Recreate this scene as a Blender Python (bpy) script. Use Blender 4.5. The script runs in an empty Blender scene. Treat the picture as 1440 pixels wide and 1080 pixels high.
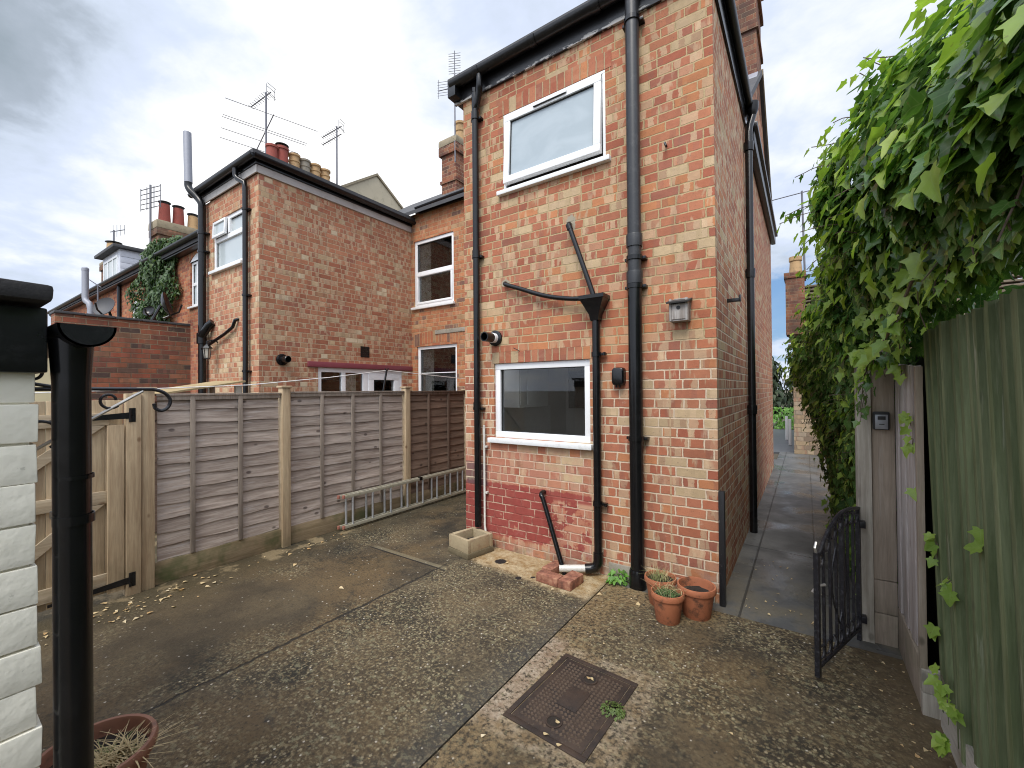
import bpy, bmesh, math, random
import numpy as np
from mathutils import Vector, Matrix
random.seed(11)
R_ = math.radians
SC = bpy.context.scene
COL = SC.collection
V = Vector

# ------------------------------------------------------------------ objects
OFF = {}
def tag(o, label=None, cat=None, group=None, kind=None):
    if label: o['label'] = label
    if cat: o['category'] = cat
    if group: o['group'] = group
    if kind: o['kind'] = kind
    return o
def thing(name, loc, label, cat, group=None):
    o = bpy.data.objects.new(name, None); COL.objects.link(o)
    o.empty_display_size = .1
    o.location = loc; OFF[o.name] = V(loc)
    return tag(o, label, cat, group)
class MB:
    """collects shapes in world coordinates, links them as one mesh object"""
    def __init__(s): s.bm = bmesh.new()
    def box(s, a, b, bev=0, M=None, jit=0):
        bm = s.bm
        x0, y0, z0 = a; x1, y1, z1 = b
        t = bmesh.new()
        vs = [t.verts.new(p) for p in ((x0,y0,z0),(x1,y0,z0),(x1,y1,z0),(x0,y1,z0),(x0,y0,z1),(x1,y0,z1),(x1,y1,z1),(x0,y1,z1))]
        for f in ((0,3,2,1),(4,5,6,7),(0,1,5,4),(1,2,6,5),(2,3,7,6),(3,0,4,7)): t.faces.new([vs[i] for i in f])
        if jit:
            for v in t.verts: v.co += V((random.uniform(-jit,jit),random.uniform(-jit,jit),random.uniform(-jit,jit)))
        if bev: bmesh.ops.bevel(t, geom=list(t.edges), offset=bev, segments=2, profile=.6, affect='EDGES')
        s.add(t, M); return s
    def add(s, t, M=None):
        if M is not None: t.transform(M)
        mp = {v: s.bm.verts.new(v.co) for v in t.verts}
        for f in t.faces:
            try:
                nf = s.bm.faces.new([mp[v] for v in f.verts]); nf.smooth = f.smooth
            except ValueError: pass
        t.free()
    def quad(s, *p):
        s.bm.faces.new([s.bm.verts.new(q) for q in p]); return s
    def tube(s, pts, r, seg=12, cap=True, flat=1.0, sm=0):
        pts = [V(p) for p in pts]
        if sm:                                                       # Catmull-Rom through the given points
            q = [pts[0]*2-pts[1]] + pts + [pts[-1]*2-pts[-2]]; out = []
            for i in range(1, len(q)-2):
                for k in range(sm):
                    t = k/sm; out.append(.5*((2*q[i])+(q[i+1]-q[i-1])*t+(2*q[i-1]-5*q[i]+4*q[i+1]-q[i+2])*t*t+(3*q[i]-q[i-1]-3*q[i+1]+q[i+2])*t**3))
            pts = out + [pts[-1]]
        n = len(pts)
        rs = r if isinstance(r, (list, tuple)) else [r]*n
        rings = []; up = None
        for i, p in enumerate(pts):
            d = (pts[min(i+1,n-1)] - pts[max(i-1,0)]).normalized()
            if up is None:
                up = V((0,0,1)) if abs(d.z) < .9 else V((0,1,0))
            a = d.cross(up)
            if a.length < 1e-4: a = d.orthogonal()
            a.normalize(); b = a.cross(d).normalized(); up = b
            rings.append([s.bm.verts.new(p + (a*math.cos(2*math.pi*k/seg)*flat + b*math.sin(2*math.pi*k/seg))*rs[i]) for k in range(seg)])
        for i in range(n-1):
            for k in range(seg):
                f = s.bm.faces.new((rings[i][k], rings[i][(k+1)%seg], rings[i+1][(k+1)%seg], rings[i+1][k])); f.smooth = True
        if cap:
            s.bm.faces.new(rings[0][::-1]); s.bm.faces.new(rings[-1])
        return s
    def lathe(s, c, prof, seg=32, M=None):
        """prof: list of (radius, z)"""
        t = bmesh.new(); rings = []
        for r, z in prof:
            rings.append([t.verts.new((r*math.cos(2*math.pi*k/seg), r*math.sin(2*math.pi*k/seg), z)) for k in range(seg)] if r > 1e-6 else [t.verts.new((0,0,z))])
        for A, B in zip(rings, rings[1:]):
            for k in range(seg):
                k2 = (k+1) % seg
                if len(A) == 1 and len(B) == 1: continue
                if len(A) == 1: f = t.faces.new((A[0], B[k2], B[k]))
                elif len(B) == 1: f = t.faces.new((A[k], A[k2], B[0]))
                else: f = t.faces.new((A[k], A[k2], B[k2], B[k]))
                f.smooth = True
        T = Matrix.Translation(c)
        s.add(t, T @ M if M is not None else T); return s
    def prism(s, poly, d):
        """poly: 3D points of a planar face, d: extrusion vector"""
        d = V(d); a = [s.bm.verts.new(p) for p in poly]; b = [s.bm.verts.new(V(p)+d) for p in poly]
        n = len(poly)
        s.bm.faces.new(a[::-1]); s.bm.faces.new(b)
        for i in range(n): s.bm.faces.new((a[i], a[(i+1)%n], b[(i+1)%n], b[i]))
        return s
    def build(s, name, mat, parent=None, label=None, sharp=35):
        bmesh.ops.recalc_face_normals(s.bm, faces=s.bm.faces)
        return mkobj(name, s.bm, mat, parent, label, sharp)
def mkobj(name, bm, mat, parent=None, label=None, sharp=35):
    off = OFF[parent.name] if parent else V((0,0,0))
    if off.length: bmesh.ops.translate(bm, vec=-off, verts=bm.verts)
    me = bpy.data.meshes.new(name); bm.to_mesh(me); bm.free()
    me.materials.append(mat)
    o = bpy.data.objects.new(name, me); COL.objects.link(o)
    if parent: o.parent = parent; OFF[o.name] = off
    else: OFF[o.name] = V((0,0,0))
    if sharp:
        try: me.set_sharp_from_angle(angle=R_(sharp))
        except Exception: pass
    if label: o['label'] = label
    return o
def rot(axis, deg, about):
    a = V(about)
    return Matrix.Translation(a) @ Matrix.Rotation(R_(deg), 4, axis) @ Matrix.Translation(-a)
def arc(c, r, a0, a1, n, ax='xz'):
    out = []
    for i in range(n+1):
        a = R_(a0 + (a1-a0)*i/n); p = [c[0], c[1], c[2]]
        p['xyz'.index(ax[0])] += r*math.cos(a); p['xyz'.index(ax[1])] += r*math.sin(a)
        out.append(tuple(p))
    return out
def copy_tree(o, parent=None, dloc=(0,0,0), mats=None):
    c = o.copy(); COL.objects.link(c); c.parent = parent
    if parent is None: c.location = o.location + V(dloc)
    for ch in list(o.children): copy_tree(ch, c)
    return c

# ------------------------------------------------------------------ material helper
class NT:
    def __init__(s, name):
        s.mat = bpy.data.materials.new(name); s.mat.use_nodes = True
        s.t = s.mat.node_tree; s.b = s.t.nodes['Principled BSDF']
    def n(s, typ, **k):
        nd = s.t.nodes.new(typ)
        for a, b in k.items(): setattr(nd, a, b)
        return nd
    def put(s, sock, v):
        if hasattr(v, 'node'): s.t.links.new(v, sock)
        elif isinstance(v, (tuple, list)):
            v = tuple(v)
            sock.default_value = v + (1,) if (sock.type == 'RGBA' and len(v) == 3) else v
        else: sock.default_value = v
    def m(s, op, *a):
        nd = s.n('ShaderNodeMath', operation=op)
        for i, v in enumerate(a): s.put(nd.inputs[i], v)
        return nd.outputs[0]
    def pos(s):
        g = s.n('ShaderNodeNewGeometry'); sep = s.n('ShaderNodeSeparateXYZ')
        s.t.links.new(g.outputs['Position'], sep.inputs[0])
        return g.outputs['Position'], sep.outputs[0], sep.outputs[1], sep.outputs[2]
    def obj(s):
        g = s.n('ShaderNodeTexCoord'); sep = s.n('ShaderNodeSeparateXYZ')
        s.t.links.new(g.outputs['Object'], sep.inputs[0])
        return g.outputs['Object'], sep.outputs[0], sep.outputs[1], sep.outputs[2]
    def xyz(s, x, y, z):
        nd = s.n('ShaderNodeCombineXYZ')
        for i, v in enumerate((x, y, z)): s.put(nd.inputs[i], v)
        return nd.outputs[0]
    def vmul(s, v, k):
        nd = s.n('ShaderNodeVectorMath', operation='MULTIPLY'); s.put(nd.inputs[0], v); s.put(nd.inputs[1], k)
        return nd.outputs[0]
    def noise(s, v, sc, det=3, rough=.55, dist=0):
        nd = s.n('ShaderNodeTexNoise'); s.put(nd.inputs['Vector'], v)
        nd.inputs['Scale'].default_value = sc; nd.inputs['Detail'].default_value = det
        nd.inputs['Roughness'].default_value = rough; nd.inputs['Distortion'].default_value = dist
        return nd.outputs[0]
    def vor(s, v, sc, feat='F1', out=0):
        nd = s.n('ShaderNodeTexVoronoi', feature=feat); s.put(nd.inputs['Vector'], v); nd.inputs['Scale'].default_value = sc
        return nd.outputs[out]
    def white(s, x, y, z=0.0):
        nd = s.n('ShaderNodeTexWhiteNoise', noise_dimensions='3D'); s.put(nd.inputs['Vector'], s.xyz(x, y, z))
        return nd.outputs['Value']
    def sm(s, x, lo, hi, a=0.0, b=1.0):
        nd = s.n('ShaderNodeMapRange', interpolation_type='SMOOTHSTEP')
        for i, v in zip((0,1,2,3,4), (x, lo, hi, a, b)): s.put(nd.inputs[i], v)
        return nd.outputs[0]
    def mix(s, f, a, b, mode='MIX'):
        nd = s.n('ShaderNodeMix', data_type='RGBA', blend_type=mode)
        s.put(nd.inputs[0], f); s.put(nd.inputs[6], a); s.put(nd.inputs[7], b)
        return nd.outputs[2]
    def ramp(s, f, stops, interp='LINEAR'):
        nd = s.n('ShaderNodeValToRGB'); cr = nd.color_ramp; cr.interpolation = interp
        while len(cr.elements) < len(stops): cr.elements.new(.5)
        for e, (p, c) in zip(cr.elements, stops): e.position = p; e.color = tuple(c) + (1,)
        s.put(nd.inputs[0], f); return nd.outputs[0]
    def bump(s, h, st=.5, d=.01, nrm=None):
        nd = s.n('ShaderNodeBump'); s.put(nd.inputs['Height'], h)
        nd.inputs['Strength'].default_value = st; nd.inputs['Distance'].default_value = d
        if nrm is not None: s.t.links.new(nrm, nd.inputs['Normal'])
        return nd.outputs[0]
    def done(s, col, rough=.8, nrm=None, metal=0.0, spec=.5):
        s.put(s.b.inputs['Base Color'], col); s.put(s.b.inputs['Roughness'], rough)
        s.put(s.b.inputs['Metallic'], metal); s.put(s.b.inputs['Specular IOR Level'], spec)
        if nrm is not None: s.t.links.new(nrm, s.b.inputs['Normal'])
        return s.mat

def brick(name, pal, mort_lo, mort_hi, zsplit=(1.6, 2.1), course=.076, unit=.3375, bands=.55, bandcol=(.52,.35,.22), soldier=False, extra=None, rag=.0036, headers=True, dirt=0.0, tan=.05):
    s = NT(name); P, x, y, z = s.pos()
    u = s.m('ADD', x, y)
    if soldier: u, v = z, s.m('ADD', u, .0)
    else: v = z
    wob = s.m('MULTIPLY', s.m('SUBTRACT', s.noise(P, 28, 2), .5), rag*3)
    u = s.m('ADD', u, wob); v = s.m('ADD', v, s.m('MULTIPLY', s.m('SUBTRACT', s.noise(P, 22, 2), .5), rag*3.2))
    vr = s.m('DIVIDE', v, course); row = s.m('FLOOR', vr); fz = s.m('MULTIPLY', s.m('SUBTRACT', vr, row), course)
    if soldier:
        dx = .1; bid = row; mn = s.m('MINIMUM', fz, s.m('SUBTRACT', course, fz))
    else:
        off = s.m('ADD', s.m('MULTIPLY', row, .5), s.m('MULTIPLY', s.white(row, 3.3), .22))
        uu = s.m('ADD', s.m('DIVIDE', u, unit), off); k = s.m('FLOOR', uu); f = s.m('SUBTRACT', uu, k)
        if headers:
            cut = .6667; ish = s.m('GREATER_THAN', f, cut)
            dS = s.m('MINIMUM', f, s.m('ABSOLUTE', s.m('SUBTRACT', f, cut))); dE = s.m('SUBTRACT', 1.0, f)
            dx = s.m('MULTIPLY', s.m('MINIMUM', dS, dE), unit)
            bid = s.m('ADD', s.m('MULTIPLY', k, 2), ish)
        else:
            dx = s.m('MULTIPLY', s.m('MINIMUM', f, s.m('SUBTRACT', 1.0, f)), unit); bid = k
        dz = s.m('MINIMUM', fz, s.m('SUBTRACT', course, fz)); mn = s.m('MINIMUM', dx, dz)
    mn = s.m('ADD', mn, s.m('MULTIPLY', s.m('SUBTRACT', s.noise(P, 90, 2), .5), rag))
    mask = s.sm(mn, .0040, .0068)
    h1 = s.white(bid, row, 1.7); h2 = s.white(bid, row, 9.1)
    col = s.ramp(h1, pal, 'CONSTANT')
    # flashed, banded faces: pale streaks across some bricks
    band = s.noise(s.xyz(s.m('ADD', s.m('MULTIPLY', u, 15), s.m('MULTIPLY', h2, 60)), s.m('MULTIPLY', row, 7.3), s.m('MULTIPLY', v, 4)), 1, 2, .5, .4)
    bm_ = s.m('MULTIPLY', s.sm(band, .53, .60), s.m('MULTIPLY', s.m('GREATER_THAN', h2, .38), bands))
    col = s.mix(bm_, col, bandcol)
    # square-edged flashing: short pale or dark blocks within a brick
    bu = s.m('ADD', s.m('ADD', s.m('MULTIPLY', u, 22), s.m('MULTIPLY', row, .37)), s.m('MULTIPLY', s.m('SUBTRACT', s.noise(P, 45, 2), .5), .5))
    bh = s.white(s.m('FLOOR', bu), row, 6.2)
    col = s.mix(s.m('MULTIPLY', s.m('MULTIPLY', s.m('GREATER_THAN', bh, .80), s.m('GREATER_THAN', s.white(bid, row, 8.8), .35)), min(1, bands*1.0)), col, s.mix(h2, bandcol, tuple(min(.68, a*1.15) for a in bandcol)))
    col = s.mix(s.m('MULTIPLY', s.m('LESS_THAN', bh, .10), .4), col, (.30,.12,.085))
    grain = s.noise(P, 130, 4, .7); blot = s.noise(P, 17, 3); big = s.noise(P, .9, 3)
    val = s.m('MULTIPLY', s.m('ADD', .80, s.m('MULTIPLY', grain, .40)), s.m('ADD', .80, s.m('MULTIPLY', blot, .40)))
    val = s.m('MULTIPLY', val, s.m('ADD', .8, s.m('MULTIPLY', big, .4)))
    val = s.m('MULTIPLY', val, s.m('ADD', .90, s.m('MULTIPLY', s.white(bid, row, 4.4), .20)))
    spk = s.sm(s.noise(P, 75, 2, .5), .66, .72)
    col = s.mix(s.m('MULTIPLY', spk, .45), col, (.12,.09,.07))
    col = s.mix(tan, col, (.40,.27,.165))
    val = s.m('MULTIPLY', val, .88); vv = s.xyz(val, val, val); col = s.mix(1.0, col, vv, 'MULTIPLY')
    mz = s.sm(s.m('ADD', z, s.m('MULTIPLY', s.m('SUBTRACT', s.noise(P, 1.3, 2), .5), .8)), *zsplit)
    mort = s.mix(mz, mort_lo, mort_hi)
    mg = s.m('ADD', .7, s.m('MULTIPLY', s.noise(P, 40, 4, .7), .6)); mort = s.mix(1.0, mort, s.xyz(mg, mg, mg), 'MULTIPLY')
    # a little mortar smeared over brick faces
    smear = s.m('MULTIPLY', s.sm(s.noise(P, 6, 4, .65), .60, .72), .35)
    fm = s.m('MULTIPLY', mask, s.m('SUBTRACT', 1.0, smear))
    out = s.mix(fm, mort, col)
    st_ = s.m('MULTIPLY', s.sm(s.noise(s.xyz(s.m('MULTIPLY', u, 9), s.m('MULTIPLY', z, .55), 0.0), 1, 4, .6), .56, .72), .30)
    out = s.mix(st_, out, (.16,.115,.085))
    if dirt:
        dm = s.m('MULTIPLY', s.sm(s.noise(s.vmul(P, (1.2,1.2,.5)), 1.6, 4, .6), .45, .7), dirt)
        out = s.mix(dm, out, (.07,.055,.045))
    hgt = s.m('ADD', s.m('MULTIPLY', mask, s.m('ADD', .8, s.m('MULTIPLY', h2, .35))), s.m('MULTIPLY', s.noise(P, 60, 4, .7), .35))
    if extra: out, hgt = extra(s, out, hgt, mask, P, x, y, z)
    return s.done(out, .9, s.bump(hgt, .75, .006), spec=.25)

PAL_MULTI = [(0,(.42,.145,.08)),(.2,(.46,.18,.10)),(.36,(.37,.115,.068)),(.48,(.50,.205,.095)),(.60,(.42,.155,.09)),(.76,(.53,.39,.235)),(.86,(.46,.23,.14)),(.95,(.33,.12,.08))]
PAL_NEIGH = [(0,(.46,.195,.11)),(.2,(.50,.225,.13)),(.40,(.42,.155,.09)),(.58,(.48,.27,.155)),(.68,(.46,.19,.11)),(.86,(.54,.39,.235)),(.92,(.66,.55,.38)),(.95,(.38,.15,.10))]
PAL_OLD = [(0,(.36,.10,.05)),(.25,(.43,.14,.065)),(.45,(.30,.085,.05)),(.6,(.45,.17,.08)),(.8,(.24,.075,.05)),(.9,(.40,.20,.11))]
PAL_RECESS = [(0,(.46,.17,.08)),(.25,(.50,.21,.10)),(.45,(.40,.13,.065)),(.62,(.48,.19,.09)),(.8,(.46,.28,.15)),(.9,(.22,.12,.09))]
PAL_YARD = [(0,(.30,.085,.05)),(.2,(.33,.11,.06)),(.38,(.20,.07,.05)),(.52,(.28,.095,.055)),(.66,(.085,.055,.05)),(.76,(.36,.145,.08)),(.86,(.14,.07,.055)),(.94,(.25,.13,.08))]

def wall_extra(s, out, hgt, mask, P, x, y, z):
    # red masonry paint low on the wall, worn to bare brick towards the right and along the foot
    wn = s.noise(P, 7, 4, .65); wn2 = s.noise(P, 26, 3, .6)
    zz = s.m('ADD', z, s.m('MULTIPLY', s.m('SUBTRACT', wn2, .5), .05))
    band = s.m('MULTIPLY', s.sm(zz, .105, .15), s.sm(zz, .665, .65))
    band = s.m('MULTIPLY', band, s.sm(x, -1.535, -1.545))
    wear = s.sm(s.m('ADD', s.m('ADD', wn, s.m('MULTIPLY', s.sm(x, -2.25, -1.65), .22)), s.m('MULTIPLY', s.sm(z, .18, .10), .2)), .64, .70)
    wear = s.m('MULTIPLY', wear, s.m('SUBTRACT', 1.0, s.m('MULTIPLY', s.sm(z, .56, .59), .95)))
    paint = s.m('MULTIPLY', band, s.m('SUBTRACT', 1.0, wear))
    chipped = s.m('MULTIPLY', s.m('SUBTRACT', 1.0, mask), s.sm(s.noise(P, 9, 3), .42, .55))
    paint = s.m('MULTIPLY', paint, s.m('SUBTRACT', 1.0, s.m('MULTIPLY', chipped, .7)))
    # thin pinkish wash above the paint
    wash = s.m('MULTIPLY', s.m('MULTIPLY', s.sm(z, 1.12, 1.0), s.sm(x, -1.5, -1.56)), s.m('MULTIPLY', s.sm(wn, .35, .62), .5))
    out = s.mix(wash, out, (.50,.24,.17))
    pv = s.m('ADD', .75, s.m('MULTIPLY', s.noise(P, 20, 4), .5))
    out = s.mix(s.m('MULTIPLY', paint, .93), out, s.mix(1.0, (.28,.057,.048), s.xyz(pv, pv, pv), 'MULTIPLY'))
    # pale salts and lime near the foot
    salt = s.m('MULTIPLY', s.sm(z, .30, .02), s.sm(s.noise(P, 5, 4, .7), .48, .66))
    out = s.mix(s.m('MULTIPLY', salt, .55), out, (.42,.37,.33))
    foot = s.m('MULTIPLY', s.sm(z, .16, .0), s.sm(s.noise(P, 11, 3), .3, .7))
    out = s.mix(s.m('MULTIPLY', foot, .6), out, (.10,.085,.06))
    # darker quoin bricks at the left edge
    q = s.m('MULTIPLY', s.m('MULTIPLY', s.sm(z, .60, .62), s.sm(z, .86, .84)), s.m('MULTIPLY', s.sm(x, -2.68, -2.73), mask))
    out = s.mix(s.m('MULTIPLY', q, .7), out, (.10,.075,.085))
    # straight mortar joints where openings were altered
    j1 = s.m('MULTIPLY', s.sm(s.m('ABSOLUTE', s.m("ADD", x, .88)), .008, .004), s.sm(z, 1.78, 1.74))
    j2 = s.m('MULTIPLY', s.sm(s.m('ABSOLUTE', s.m('ADD', x, 1.547)), .009, .005), s.sm(z, 1.1, 1.06))
    out = s.mix(s.m('MAXIMUM', j1, j2), out, (.44,.31,.19))
    # cement patches round the two waste outlets
    for cx, cz, rx, rz in ((-1.73, 3.10, .05, .085), (-2.46, 2.67, .05, .04)):
        d = s.m('ADD', s.m('POWER', s.m('DIVIDE', s.m('SUBTRACT', x, cx), rx), 2.0), s.m('POWER', s.m('DIVIDE', s.m('SUBTRACT', z, cz), rz), 2.0))
        d = s.m('ADD', d, s.m('MULTIPLY', s.m('SUBTRACT', wn2, .5), 1.5))
        out = s.mix(s.sm(d, 1.1, .7), out, (.33,.29,.22))
    # patch of newer orange brick
    o1 = s.m('MULTIPLY', s.m('MULTIPLY', s.sm(z, 1.80, 1.95), s.sm(z, 2.55, 2.3)), s.m('MULTIPLY', s.sm(s.noise(P, 1.4, 2), .35, .6), mask))
    out = s.mix(s.m('MULTIPLY', o1, .35), out, (.56,.22,.095))
    return out, hgt

def plain(name, col, rough=.5, metal=0.0, spec=.5, var=.25, sc=20, bump=0.0, bsc=60, dust=None, dustamt=.3, dustlo=.5):
    s = NT(name); P, x, y, z = s.pos()
    n = s.m('ADD', 1-var, s.m('MULTIPLY', s.noise(P, sc, 4, .6), 2*var))
    c = s.mix(1.0, col, s.xyz(n, n, n), 'MULTIPLY')
    if dust: c = s.mix(s.m('MULTIPLY', s.sm(s.noise(P, sc*1.7, 5, .7), dustlo, .72), dustamt), c, dust)
    r = s.m('ADD', rough-.08, s.m('MULTIPLY', s.noise(P, sc*2, 3), .16))
    nr = s.bump(s.noise(P, bsc, 4, .6), bump, .004) if bump else None
    return s.done(c, r, nr, metal, spec)

def wood(name, c1, c2, axis='z', sc=1.0, rough=.8, green=0.0, knots=.5, cdark=None, wear=None, zfoot=None):
    """weathered timber: grain stretched along the board"""
    s = NT(name); P, x, y, z = s.pos()
    st = {'z': (9,9,.55), 'y': (9,.55,9), 'x': (.55,9,9)}[axis]
    v = s.vmul(P, tuple(a*sc for a in st))
    isl = s.n('ShaderNodeNewGeometry').outputs['Random Per Island']
    g = s.noise(v, 3.2, 6, .65, .6); g2 = s.noise(v, 16, 4, .6)
    c = s.mix(s.sm(g, .3, .7), c1, c2)
    k = s.m('ADD', .72, s.m('MULTIPLY', g2, .56)); k = s.m('MULTIPLY', k, s.m('ADD', .82, s.m('MULTIPLY', isl, .36)))
    k = s.m('MULTIPLY', k, s.m('ADD', .8, s.m('MULTIPLY', s.noise(P, 2.3, 4), .4)))
    c = s.mix(1.0, c, s.xyz(k, k, k), 'MULTIPLY')
    if knots:
        kv = {'z': (1,1,.6), 'y': (1,.6,1), 'x': (.6,1,1)}[axis]
        kd = s.vor(s.vmul(P, kv), 6.5); c = s.mix(s.m('MULTIPLY', s.sm(kd, .13, .06), knots), c, cdark or tuple(a*.45 for a in c1))
    if wear: c = s.mix(s.m('MULTIPLY', s.sm(s.noise(s.vmul(v, (1.3,1.3,1.3)), 2.0, 5, .7), .58, .66), wear[1]), c, wear[0])
    if green:
        gm = s.m('MULTIPLY', s.sm(s.noise(P, 3.5, 4, .65), .42, .68), green)
        if zfoot: gm = s.m('MULTIPLY', gm, s.sm(z, zfoot, .02))
        c = s.mix(gm, c, (.085,.10,.04))
    h = s.m('ADD', s.m('MULTIPLY', g2, .6), s.m('MULTIPLY', g, .6))
    return s.done(c, rough, s.bump(h, .45, .004), spec=.3)
# ------------------------------------------------------------------ materials
BRICK = brick('multi brick', PAL_MULTI, (.60,.48,.35), (.42,.315,.175), extra=wall_extra, bands=.66, bandcol=(.55,.40,.255))
BRICK_SIDE = brick('multi brick side', PAL_MULTI, (.54,.44,.34), (.46,.37,.27), zsplit=(2.0,2.6), bands=.8, bandcol=(.58,.44,.30), tan=.14)
BRICK_FAR = brick('pink brick', PAL_MULTI, (.46,.33,.24), (.46,.33,.24), bands=.6, tan=.10)
BRICK_N = brick('neighbour brick', PAL_NEIGH, (.50,.38,.26), (.46,.34,.22), bands=.64, bandcol=(.58,.44,.29), tan=.08)
BRICK_R = brick('recess brick', PAL_RECESS, (.42,.30,.18), (.40,.27,.15), bands=.3)
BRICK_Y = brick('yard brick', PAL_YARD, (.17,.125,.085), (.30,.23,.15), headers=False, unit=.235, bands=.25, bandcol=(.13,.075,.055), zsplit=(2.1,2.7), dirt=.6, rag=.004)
BRICK_T = brick('terrace brick', PAL_OLD, (.34,.2,.12), (.34,.2,.12), bands=.15, dirt=.15)
BRICK_C = brick('chimney brick', [(0,(.22,.075,.045)),(.25,(.28,.10,.055)),(.45,(.16,.06,.045)),(.6,(.30,.125,.07)),(.8,(.12,.06,.045))], (.30,.2,.13), (.30,.2,.13), bands=.1, dirt=.7)
BRICK_L = brick('stack brick', [(0,(.2,.1,.06)),(.3,(.16,.085,.06)),(.6,(.25,.12,.07)),(.85,(.12,.08,.06))], (.2,.14,.09), (.2,.14,.09), bands=.1, dirt=.5)
SOLD = brick('soldier brick', PAL_MULTI, (.42,.32,.2), (.40,.3,.18), soldier=True, course=.077, bands=.15)
SOLD_R = brick('recess soldier', PAL_RECESS, (.40,.27,.15), (.40,.27,.15), soldier=True, course=.072, bands=.0)
STONE = brick('rubble stone', [(0,(.36,.27,.17)),(.2,(.28,.21,.14)),(.4,(.42,.33,.22)),(.6,(.24,.18,.13)),(.8,(.33,.27,.2))], (.2,.16,.11), (.2,.16,.11), course=.105, unit=.42, bands=.2, rag=.012, dirt=.2)
def quoin_mat():
    s = NT('loose brick'); P, x, y, z = s.pos()
    c = s.ramp(s.noise(P, 14, 4, .65), [(.3,(.09,.045,.035)),(.5,(.27,.115,.075)),(.68,(.42,.22,.14))])
    return s.done(c, .9, s.bump(s.noise(P, 90, 4, .7), .6, .004), spec=.25)
LOOSE = quoin_mat()
BLACK = plain('black painted iron', (.006,.0065,.008), .30, var=.3, sc=14, bump=.2, dust=(.04,.04,.042), dustamt=.3)
BLACKP = plain('black plastic', (.005,.0052,.006), .22, var=.2, sc=10, spec=.4, dust=(.035,.035,.035), dustamt=.15)
GREYPIPE = plain('sun bleached black plastic', (.019,.020,.023), .38, var=.25, sc=8, dust=(.10,.10,.10), dustamt=.3)
IRON = plain('wrought iron', (.012,.012,.016), .38, var=.4, sc=30, bump=.3, dust=(.22,.22,.25), dustamt=.22)
BRIGHT = plain('pale worn steel', (.55,.53,.5), .35, metal=.6, var=.2)
UPVC = plain('white plastic frame', (.80,.81,.82), .3, var=.03, sc=5, dust=(.6,.6,.57), dustamt=.25)
UPVC2 = plain('white plastic sill', (.76,.77,.77), .35, var=.05, sc=7, dust=(.45,.44,.4), dustamt=.35)
SEAL = plain('black rubber seal', (.015,.015,.015), .6)
WHITEPIPE = plain('white plastic pipe', (.60,.585,.54), .4, var=.08, dust=(.3,.27,.22), dustamt=.4)
GALV = plain('grey coated flue', (.30,.31,.35), .45, var=.12, metal=.2, dust=(.4,.4,.42), dustamt=.3)
ALU = plain('aluminium', (.50,.52,.54), .42, metal=.65, var=.2, sc=12, dust=(.2,.19,.15), dustamt=.4)
ALUG = plain('weathered aluminium', (.44,.42,.33), .55, metal=.35, var=.3, sc=9, dust=(.26,.25,.13), dustamt=.6)
REDCAP = plain('faded red plastic', (.36,.15,.11), .6, var=.2)
TERRA = plain('terracotta', (.36,.125,.058), .75, var=.3, sc=7, bump=.3, dust=(.08,.04,.025), dustamt=.95)
TERRA_D = plain('dull terracotta', (.27,.125,.08), .6, var=.25, sc=8, bump=.3, dust=(.10,.06,.045), dustamt=.6)
POT_RED = plain('red chimney clay', (.27,.062,.045), .8, var=.2, sc=5, dust=(.14,.07,.06), dustamt=.4)
POT_BUFF = plain('buff chimney clay', (.46,.30,.15), .85, var=.25, sc=5, dust=(.12,.09,.06), dustamt=.6)
POT_GREY = plain('sooty chimney clay', (.28,.25,.2), .9, var=.25, sc=5, dust=(.09,.08,.07), dustamt=.6)
MORTAR = plain('cement flaunching', (.30,.25,.17), .9, var=.3, sc=8, bump=.4, dust=(.10,.09,.06), dustamt=.6)
CEMENT = plain('cement', (.30,.27,.22), .9, var=.25, sc=7, bump=.5, dust=(.12,.10,.07), dustamt=.6)
RENDER = plain('cream render', (.50,.44,.32), .9, var=.14, sc=2.2, bump=.3, dust=(.30,.26,.18), dustamt=.6)
SOIL = plain('potting soil', (.022,.016,.012), .95, var=.5, sc=60, bump=.8, bsc=110)
TILE = plain('dark roof slate', (.055,.055,.06), .7, var=.35, sc=5, bump=.4, bsc=12, dust=(.11,.11,.08), dustamt=.4)
TILE_S = plain('mossy stone tile', (.15,.12,.085), .9, var=.4, sc=9, bump=.8, bsc=14, dust=(.08,.075,.04), dustamt=.7)
SOFFIT = plain('off white soffit board', (.44,.42,.40), .6, var=.12, sc=4, dust=(.25,.23,.2), dustamt=.4)
GREYCLAD = plain('white dormer cladding', (.60,.62,.68), .6, var=.08, sc=6)
MAROON = plain('maroon painted lintel', (.22,.05,.065), .55, var=.2, sc=6)
DISH = plain('grey dish mesh', (.07,.07,.075), .6, var=.2, sc=8)
AER = plain('aerial aluminium', (.16,.16,.18), .5, metal=.4, var=.2)
ROOM = plain('dim room plaster', (.62,.60,.55), .9, var=.15, sc=2)
ROOM_D = plain('unlit room black', (.05,.042,.036), .9, var=.2, sc=2)  # darkness of the unlit rooms put into the wall colour
CAB_D = plain('black kitchen unit', (.012,.012,.013), .3)
CAB_P = plain('sage kitchen unit', (.72,.74,.70), .5, var=.06)
PORCEL = plain('pale wall tile', (.68,.68,.65), .3, var=.1)
ROPE = plain('white washing line', (.75,.74,.72), .6)
KEYB = plain('black key safe body', (.02,.02,.022), .5)
KEYF = plain('grey key safe door', (.30,.31,.34), .4, metal=.5)
GREYWOOD = wood('bird box timber', (.22,.19,.17), (.42,.40,.38), 'z', wear=((.09,.06,.04),.6))
FEATH = plain('roofing felt', (.022,.021,.022), .75, var=.35, sc=9, bump=.7, bsc=30, dust=(.09,.085,.08), dustamt=.35)

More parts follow.
